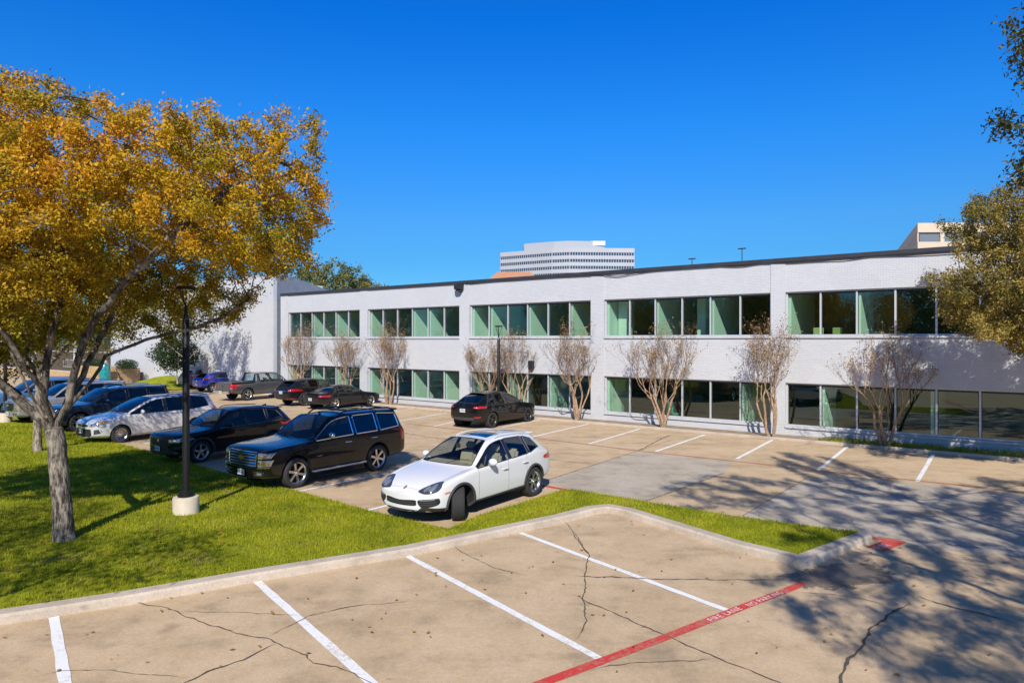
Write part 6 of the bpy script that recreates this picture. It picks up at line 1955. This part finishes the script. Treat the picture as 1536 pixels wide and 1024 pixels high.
def ex_truck(B, put, root, s, T):
    L = s['L']; zt_ = lerp_tab(s['tail'], L - .3); W = s['W']
    for sy in (1, -1):
        m = MB(); B.patch(m, 'rear', [(sy * u, v) for u, v in ((.80, .80), (.79, 1.14), (.985, 1.14), (.985, .80))], .012, 5, False); o = put(m, 'tail_light', M['redlens'])
        q = MB(); B.patch(q, 'rear', [(sy * u, v) for u, v in ((.81, .81), (.81, .88), (.965, .88), (.965, .81))], .02, 3, False); put(q, 'lamp_unit', M['lens'], o)
        m = MB(); B.patch(m, 'left' if sy > 0 else 'right', ((L - .16, .80), (L - .14, 1.08), (L - .04, 1.08), (L - .04, .80)), .010, 4, False); put(m, 'tail_light', M['redlens'])
        m = MB(); rbox(m, s['xrr'] + .20, L - .06, sy * (W - .09) - .05, sy * (W - .09) + .05, zt_ - .02, zt_ + .055, .02); put(m, 'bed_rail', M['blackplastic'])
        m = MB()
        for x_ in (s['xrr'] + .5, L - .5): rbox(m, x_ - .09, x_ + .09, sy * (W - .12) - .02, sy * (W - .12) + .02, zt_ + .05, zt_ + .075, .006)
        put(m, 'bed_cleat', M['chrome'])
        m = MB(); B.line(m, 'left' if sy > 0 else 'right', [(s['xc'] + .2, .78), (s['xcp'] + .1, .78)], .05, .004); put(m, 'side_moulding', s['paint'])
    m = MB(); rbox(m, s['xrr'] + .22, L - .10, -W + .14, W - .14, zt_ - .04, zt_ + .02, .015)
    for x_ in np.linspace(s['xrr'] + .9, L - .6, 3): rbox(m, x_ - .015, x_ + .015, -W + .16, W - .16, zt_ + .018, zt_ + .03, .004)
    put(m, 'tonneau_cover', pbr('grey vinyl cover', (.11, .115, .125), .6, bump=.2, bs=6))
    m = MB(); B.patch(m, 'rear', ((-.74, .70), (-.74, 1.14), (.74, 1.14), (.74, .70)), .004, 5, False); tg = put(m, 'tailgate', s['paint'])
    m = MB(); B.patch(m, 'rear', ((-.10, .93), (-.10, 1.0), (.10, 1.0), (.10, .93)), .012, 2, False); put(m, 'handle', M['blackplastic'], tg)
    m = MB(); B.line(m, 'rear', [(-.76, .70), (-.76, 1.15), (.76, 1.15), (.76, .70), (-.76, .70)], .014, .001); put(m, 'panel_gap', M['well'])
    m = MB(); rbox(m, L + .02, L + .17, -.92, .92, .50, .68, .04); rbox(m, L - .1, L + .05, -.5, .5, .48, .6, .02); bmp = put(m, 'rear_bumper', M['chrome'])
    plate(put, L + .175, .60, 1)
    m = MB(); rbox(m, s['xrr'] - .02, s['xrr'] + .05, -.16, .16, 1.80, 1.845, .01); put(m, 'brake_light', M['redlens'])
    for sy in (1, -1):
        m = MB(); B.patch(m, 'front', [(sy * u, v) for u, v in ((.62, .85), (.62, 1.05), (.96, 1.05), (.95, .86))], .008, 4, False); put(m, 'headlight', M['lens'])

SP_RDX = rav(L=4.72, W=.945, wb=2.75, a=.92, xrr=4.10, xgb=4.56, zgb=1.16, tail=[(4.56, 1.14), (4.65, 1.08), (4.72, .98)], paint=PA['black2'], clad=M['cladding'], extras=ex_rdx, wb_=0, style='pair', spokes=5, trim='black',
    roof=[(2.12, 1.60), (2.7, 1.66), (3.4, 1.64), (4.10, 1.56)], H=1.66, handle=PA['black2'], mirror=PA['black2'], r=.37, rim=.26, xd=3.92, dtop=-.16)
SP_COUPE = dict(L=4.68, W=.925, H=1.38, a=.88, wb=2.76, r=.335, rim=.245, tw=.245, style='vee', spokes=5,
    hood=[(0, .66), (.09, .72), (.30, .77), (.95, .85), (1.50, .93)], xc=1.50, xrf=2.32, xrr=3.30, xgb=4.06, zgb=.99, wr=.54, gw=.76, fender=.02, rmid=True, rbul=.035,
    belt=[(1.5, .90), (2.8, .93), (4.1, .95), (4.68, .90)], roof=[(2.32, 1.335), (2.8, 1.38), (3.3, 1.345)], tail=[(4.06, .975), (4.4, .965), (4.62, .93), (4.68, .86)], deck=(4.36,),
    plan=[(0, .70), (.09, .85), (.30, .93), (.62, .975), (.98, 1.0), (3.6, 1.0), (4.2, .965), (4.55, .90), (4.68, .80)], zb=[(0, .26), (.3, .20), (1, .18), (3.6, .20), (4.4, .28), (4.68, .36)],
    xb=2.86, xd=3.62, dtop=-.42, dlo=.05, dhi=.10, drop=.045, nose=.08, bulge=.06, clad=PA['black2'], paint=PA['black2'], trim='black', trimw=.011, handle=PA['black2'], mirror=PA['black2'],
    wglass=M['carglass'], fglass=M['midtint'], sglass=M['midtint'], rglass=M['midtint'], zmid=.52, extras=ex_coupe, gap=.045, hz=.14, trimcol=M['beige'])
SP_EY = dict(L=4.75, W=.96, H=1.62, a=.87, wb=2.89, r=.36, rim=.255, tw=.26, style='swirl', spokes=5, rimmat=M['darkalloy'],
    hood=[(0, .76), (.09, .83), (.30, .88), (.95, .97), (1.30, 1.02)], xc=1.30, xrf=2.25, xrr=3.55, xgb=4.44, zgb=1.16, wr=.57, gw=.72, fender=.0, rmid=True, rbul=.05,
    belt=[(1.3, 1.0), (2.8, 1.04), (4.2, 1.10), (4.75, 1.05)], roof=[(2.25, 1.56), (2.75, 1.62), (3.2, 1.605), (3.55, 1.565)], tail=[(4.44, 1.15), (4.62, 1.12), (4.70, 1.08), (4.75, 1.0)],
    plan=[(0, .66), (.09, .82), (.30, .93), (.62, .98), (.98, 1.0), (3.5, 1.0), (4.2, .97), (4.6, .90), (4.75, .80)], zb=[(0, .26), (.3, .20), (1, .18), (3.6, .20), (4.5, .32), (4.75, .40)],
    xb=2.72, xcp=3.42, xd=4.02, dtop=-.34, dlo=.07, dhi=.12, drop=.05, nose=.09, bulge=.06, clad=M['blackplastic'], paint=PA['black'], trim='black', handle=PA['black'], mirror=PA['black'],
    wglass=M['midtint'], fglass=M['midtint'], sglass=M['midtint'], rglass=M['tint'], zmid=.58, extras=ex_ey, gap=.05, hz=.15, trimcol=M['seatgrey'])
SP_JUKE = rav(L=4.12, W=.88, wb=2.53, a=.82, xc=1.18, xrf=1.86, xrr=3.55, xgb=3.94, zgb=1.12, hood=[(0, .80), (.09, .88), (.3, .95), (.9, 1.02), (1.18, 1.06)], belt=[(1.18, 1.04), (2.6, 1.08), (3.5, 1.14), (4.12, 1.08)],
    roof=[(1.86, 1.50), (2.4, 1.565), (3.0, 1.54), (3.55, 1.46)], tail=[(3.94, 1.10), (4.05, 1.02), (4.12, .93)], plan=[(0, .66), (.09, .82), (.3, .92), (.62, .975), (.9, 1), (3.1, 1), (3.7, .95), (4.0, .88), (4.12, .78)],
    zb=[(0, .3), (.3, .24), (1, .22), (3.2, .24), (3.9, .34), (4.12, .42)], xb=2.30, xcp=None, xd=3.24, dtop=-.2, dlo=.09, dhi=.08, wr=.55, paint=PA['blue'], handle=PA['blue'], mirror=PA['blue'], trim='black', extras=ex_juke, r=.34, rim=.23)
SP_ROGUE = rav(paint=PA['steel'], handle=PA['steel'], mirror=PA['steel'], extras=ex_rogue, trim='black', xd=3.98)
SP_TRUCK = dict(L=5.83, W=1.01, H=1.87, a=.98, wb=3.64, r=.395, rim=.25, tw=.265, style='single', spokes=5,
    hood=[(0, 1.0), (.09, 1.07), (.30, 1.12), (.98, 1.17), (1.58, 1.21)], xc=1.58, xrf=2.22, xrr=3.86, xgb=3.98, zgb=1.22, wr=.68, gw=.82, fender=.02,
    belt=[(1.58, 1.17), (3.0, 1.19), (5.83, 1.19)], roof=[(2.22, 1.80), (2.7, 1.865), (3.4, 1.865), (3.86, 1.83)], tail=[(3.98, 1.20), (4.2, 1.19), (5.7, 1.19), (5.83, 1.17)], deck=(4.10, 4.9,),
    plan=[(0, .86), (.09, .93), (.30, .97), (.7, 1.0), (5.5, 1.0), (5.75, .985), (5.83, .97)], zb=[(0, .40), (.3, .34), (1, .32), (4.6, .34), (5.6, .48), (5.83, .52)],
    xb=2.92, xcp=3.72, dtop=0, drop=.05, nose=.06, bulge=.01, clad=PA['grey'], paint=PA['grey'], trim='black', handle=PA['grey'], mirror=M['chrome'],
    wglass=M['carglass'], fglass=M['carglass'], sglass=M['carglass'], rglass=M['carglass'], zmid=.70, extras=ex_truck, gap=.085, mz=.10, crease5=.5, crease6=.45)

def from_front(px, py, s, h=HEAD):
    """near front tyre contact (photo pixel) -> centre between the axles; the car's left side is the near one"""
    p = G(px, py); k = s.get('scale', 1)
    left = Vector((-h.y, h.x, 0)); return p - left * (s['W'] - s['tw'] / 2) * k - h * s['wb'] / 2 * k
def from_rear(px, py, s, h):
    """near rear tyre contact -> centre; the car's right side is the near one"""
    p = G(px, py); k = s.get('scale', 1)
    right = Vector((h.y, -h.x, 0)); return p - right * (s['W'] - s['tw'] / 2) * k + h * s['wb'] / 2 * k
def ang(h): return math.atan2(h.y, h.x)

def park_front(name, lab, cat, s, px, py, h=HEAD): return build_car(name, lab, cat, s, tuple(from_front(px, py, s, h)), ang(h))
def park_rear(name, lab, cat, s, px, py, h=-HEAD): return build_car(name, lab, cat, s, tuple(from_rear(px, py, s, h)), ang(h))

FLEET = [
 ('f', 'white_car', 'white crossover car with turned front wheels, parked at the lawn tip', 'car', SP_CAY, 687, 779),
 ('f', 'black_suv', 'large black SUV with chrome bar grille and roof rails', 'car', tahoe(), 442, 731),
 ('f', 'black_crossover', 'black compact crossover behind the lamp post, plate on its front bumper', 'car', rav(), 300, 693.5),
 ('f', 'silver_minivan', 'silver minivan dappled with tree shade, parked nose to the lawn', 'car', SP_VAN, 180, 664),
 ('f', 'navy_suv', 'dark slate blue SUV parked left of the silver minivan', 'car', tahoe(paint=PA['navy'], clad=PA['navy'], L=4.95, H=1.8, grille=M['cladding'], trim='black', handle=PA['navy'], mirror=PA['navy'], rack=False, style='pair', spokes=5), 118, 648),
 ('f', 'silver_suv', 'silver grey SUV with dark side windows, left of the navy SUV', 'car', tahoe(paint=PA['champagne'], clad=PA['champagne'], handle=PA['champagne'], mirror=PA['champagne'], trim='black', rack=False), 60, 634.5),
 ('f', 'blue_suv', 'pale blue SUV, only its roof showing beyond the silver grey SUV', 'car', tahoe(paint=PA['sky'], clad=PA['sky'], handle=PA['sky'], mirror=PA['sky'], trim='black', rack=False), 14, 624),
 ('r', 'black_hatchback', 'black fastback hatchback parked tail out beside the slim lamp post', 'car', SP_EY, 737, 641.5),
 ('r', 'black_coupe', 'low black sedan with chrome window line, tail to the aisle', 'car', SP_COUPE, 502, 613.5),
 ('r', 'black_wagon', 'black crossover seen from behind, between the pickup and low sedan', 'car', SP_RDX, 457, 608.5),
 ('r', 'pickup_truck', 'dark grey crew cab pickup truck with covered bed and chrome bumper', 'pickup', SP_TRUCK, 371, 600.5),
 ('r', 'blue_hatchback', 'bright blue rounded hatchback left of the grey pickup', 'car', SP_JUKE, 318, 588),
 ('r', 'grey_crossover', 'pale blue grey crossover partly hidden behind the bright blue hatchback', 'car', SP_ROGUE, 300, 583.5),
]
import time as _t
for kind, nm, lab, cat, s, px, py in FLEET:
    (park_front if kind == 'f' else park_rear)(nm, lab, cat, s, px, py)
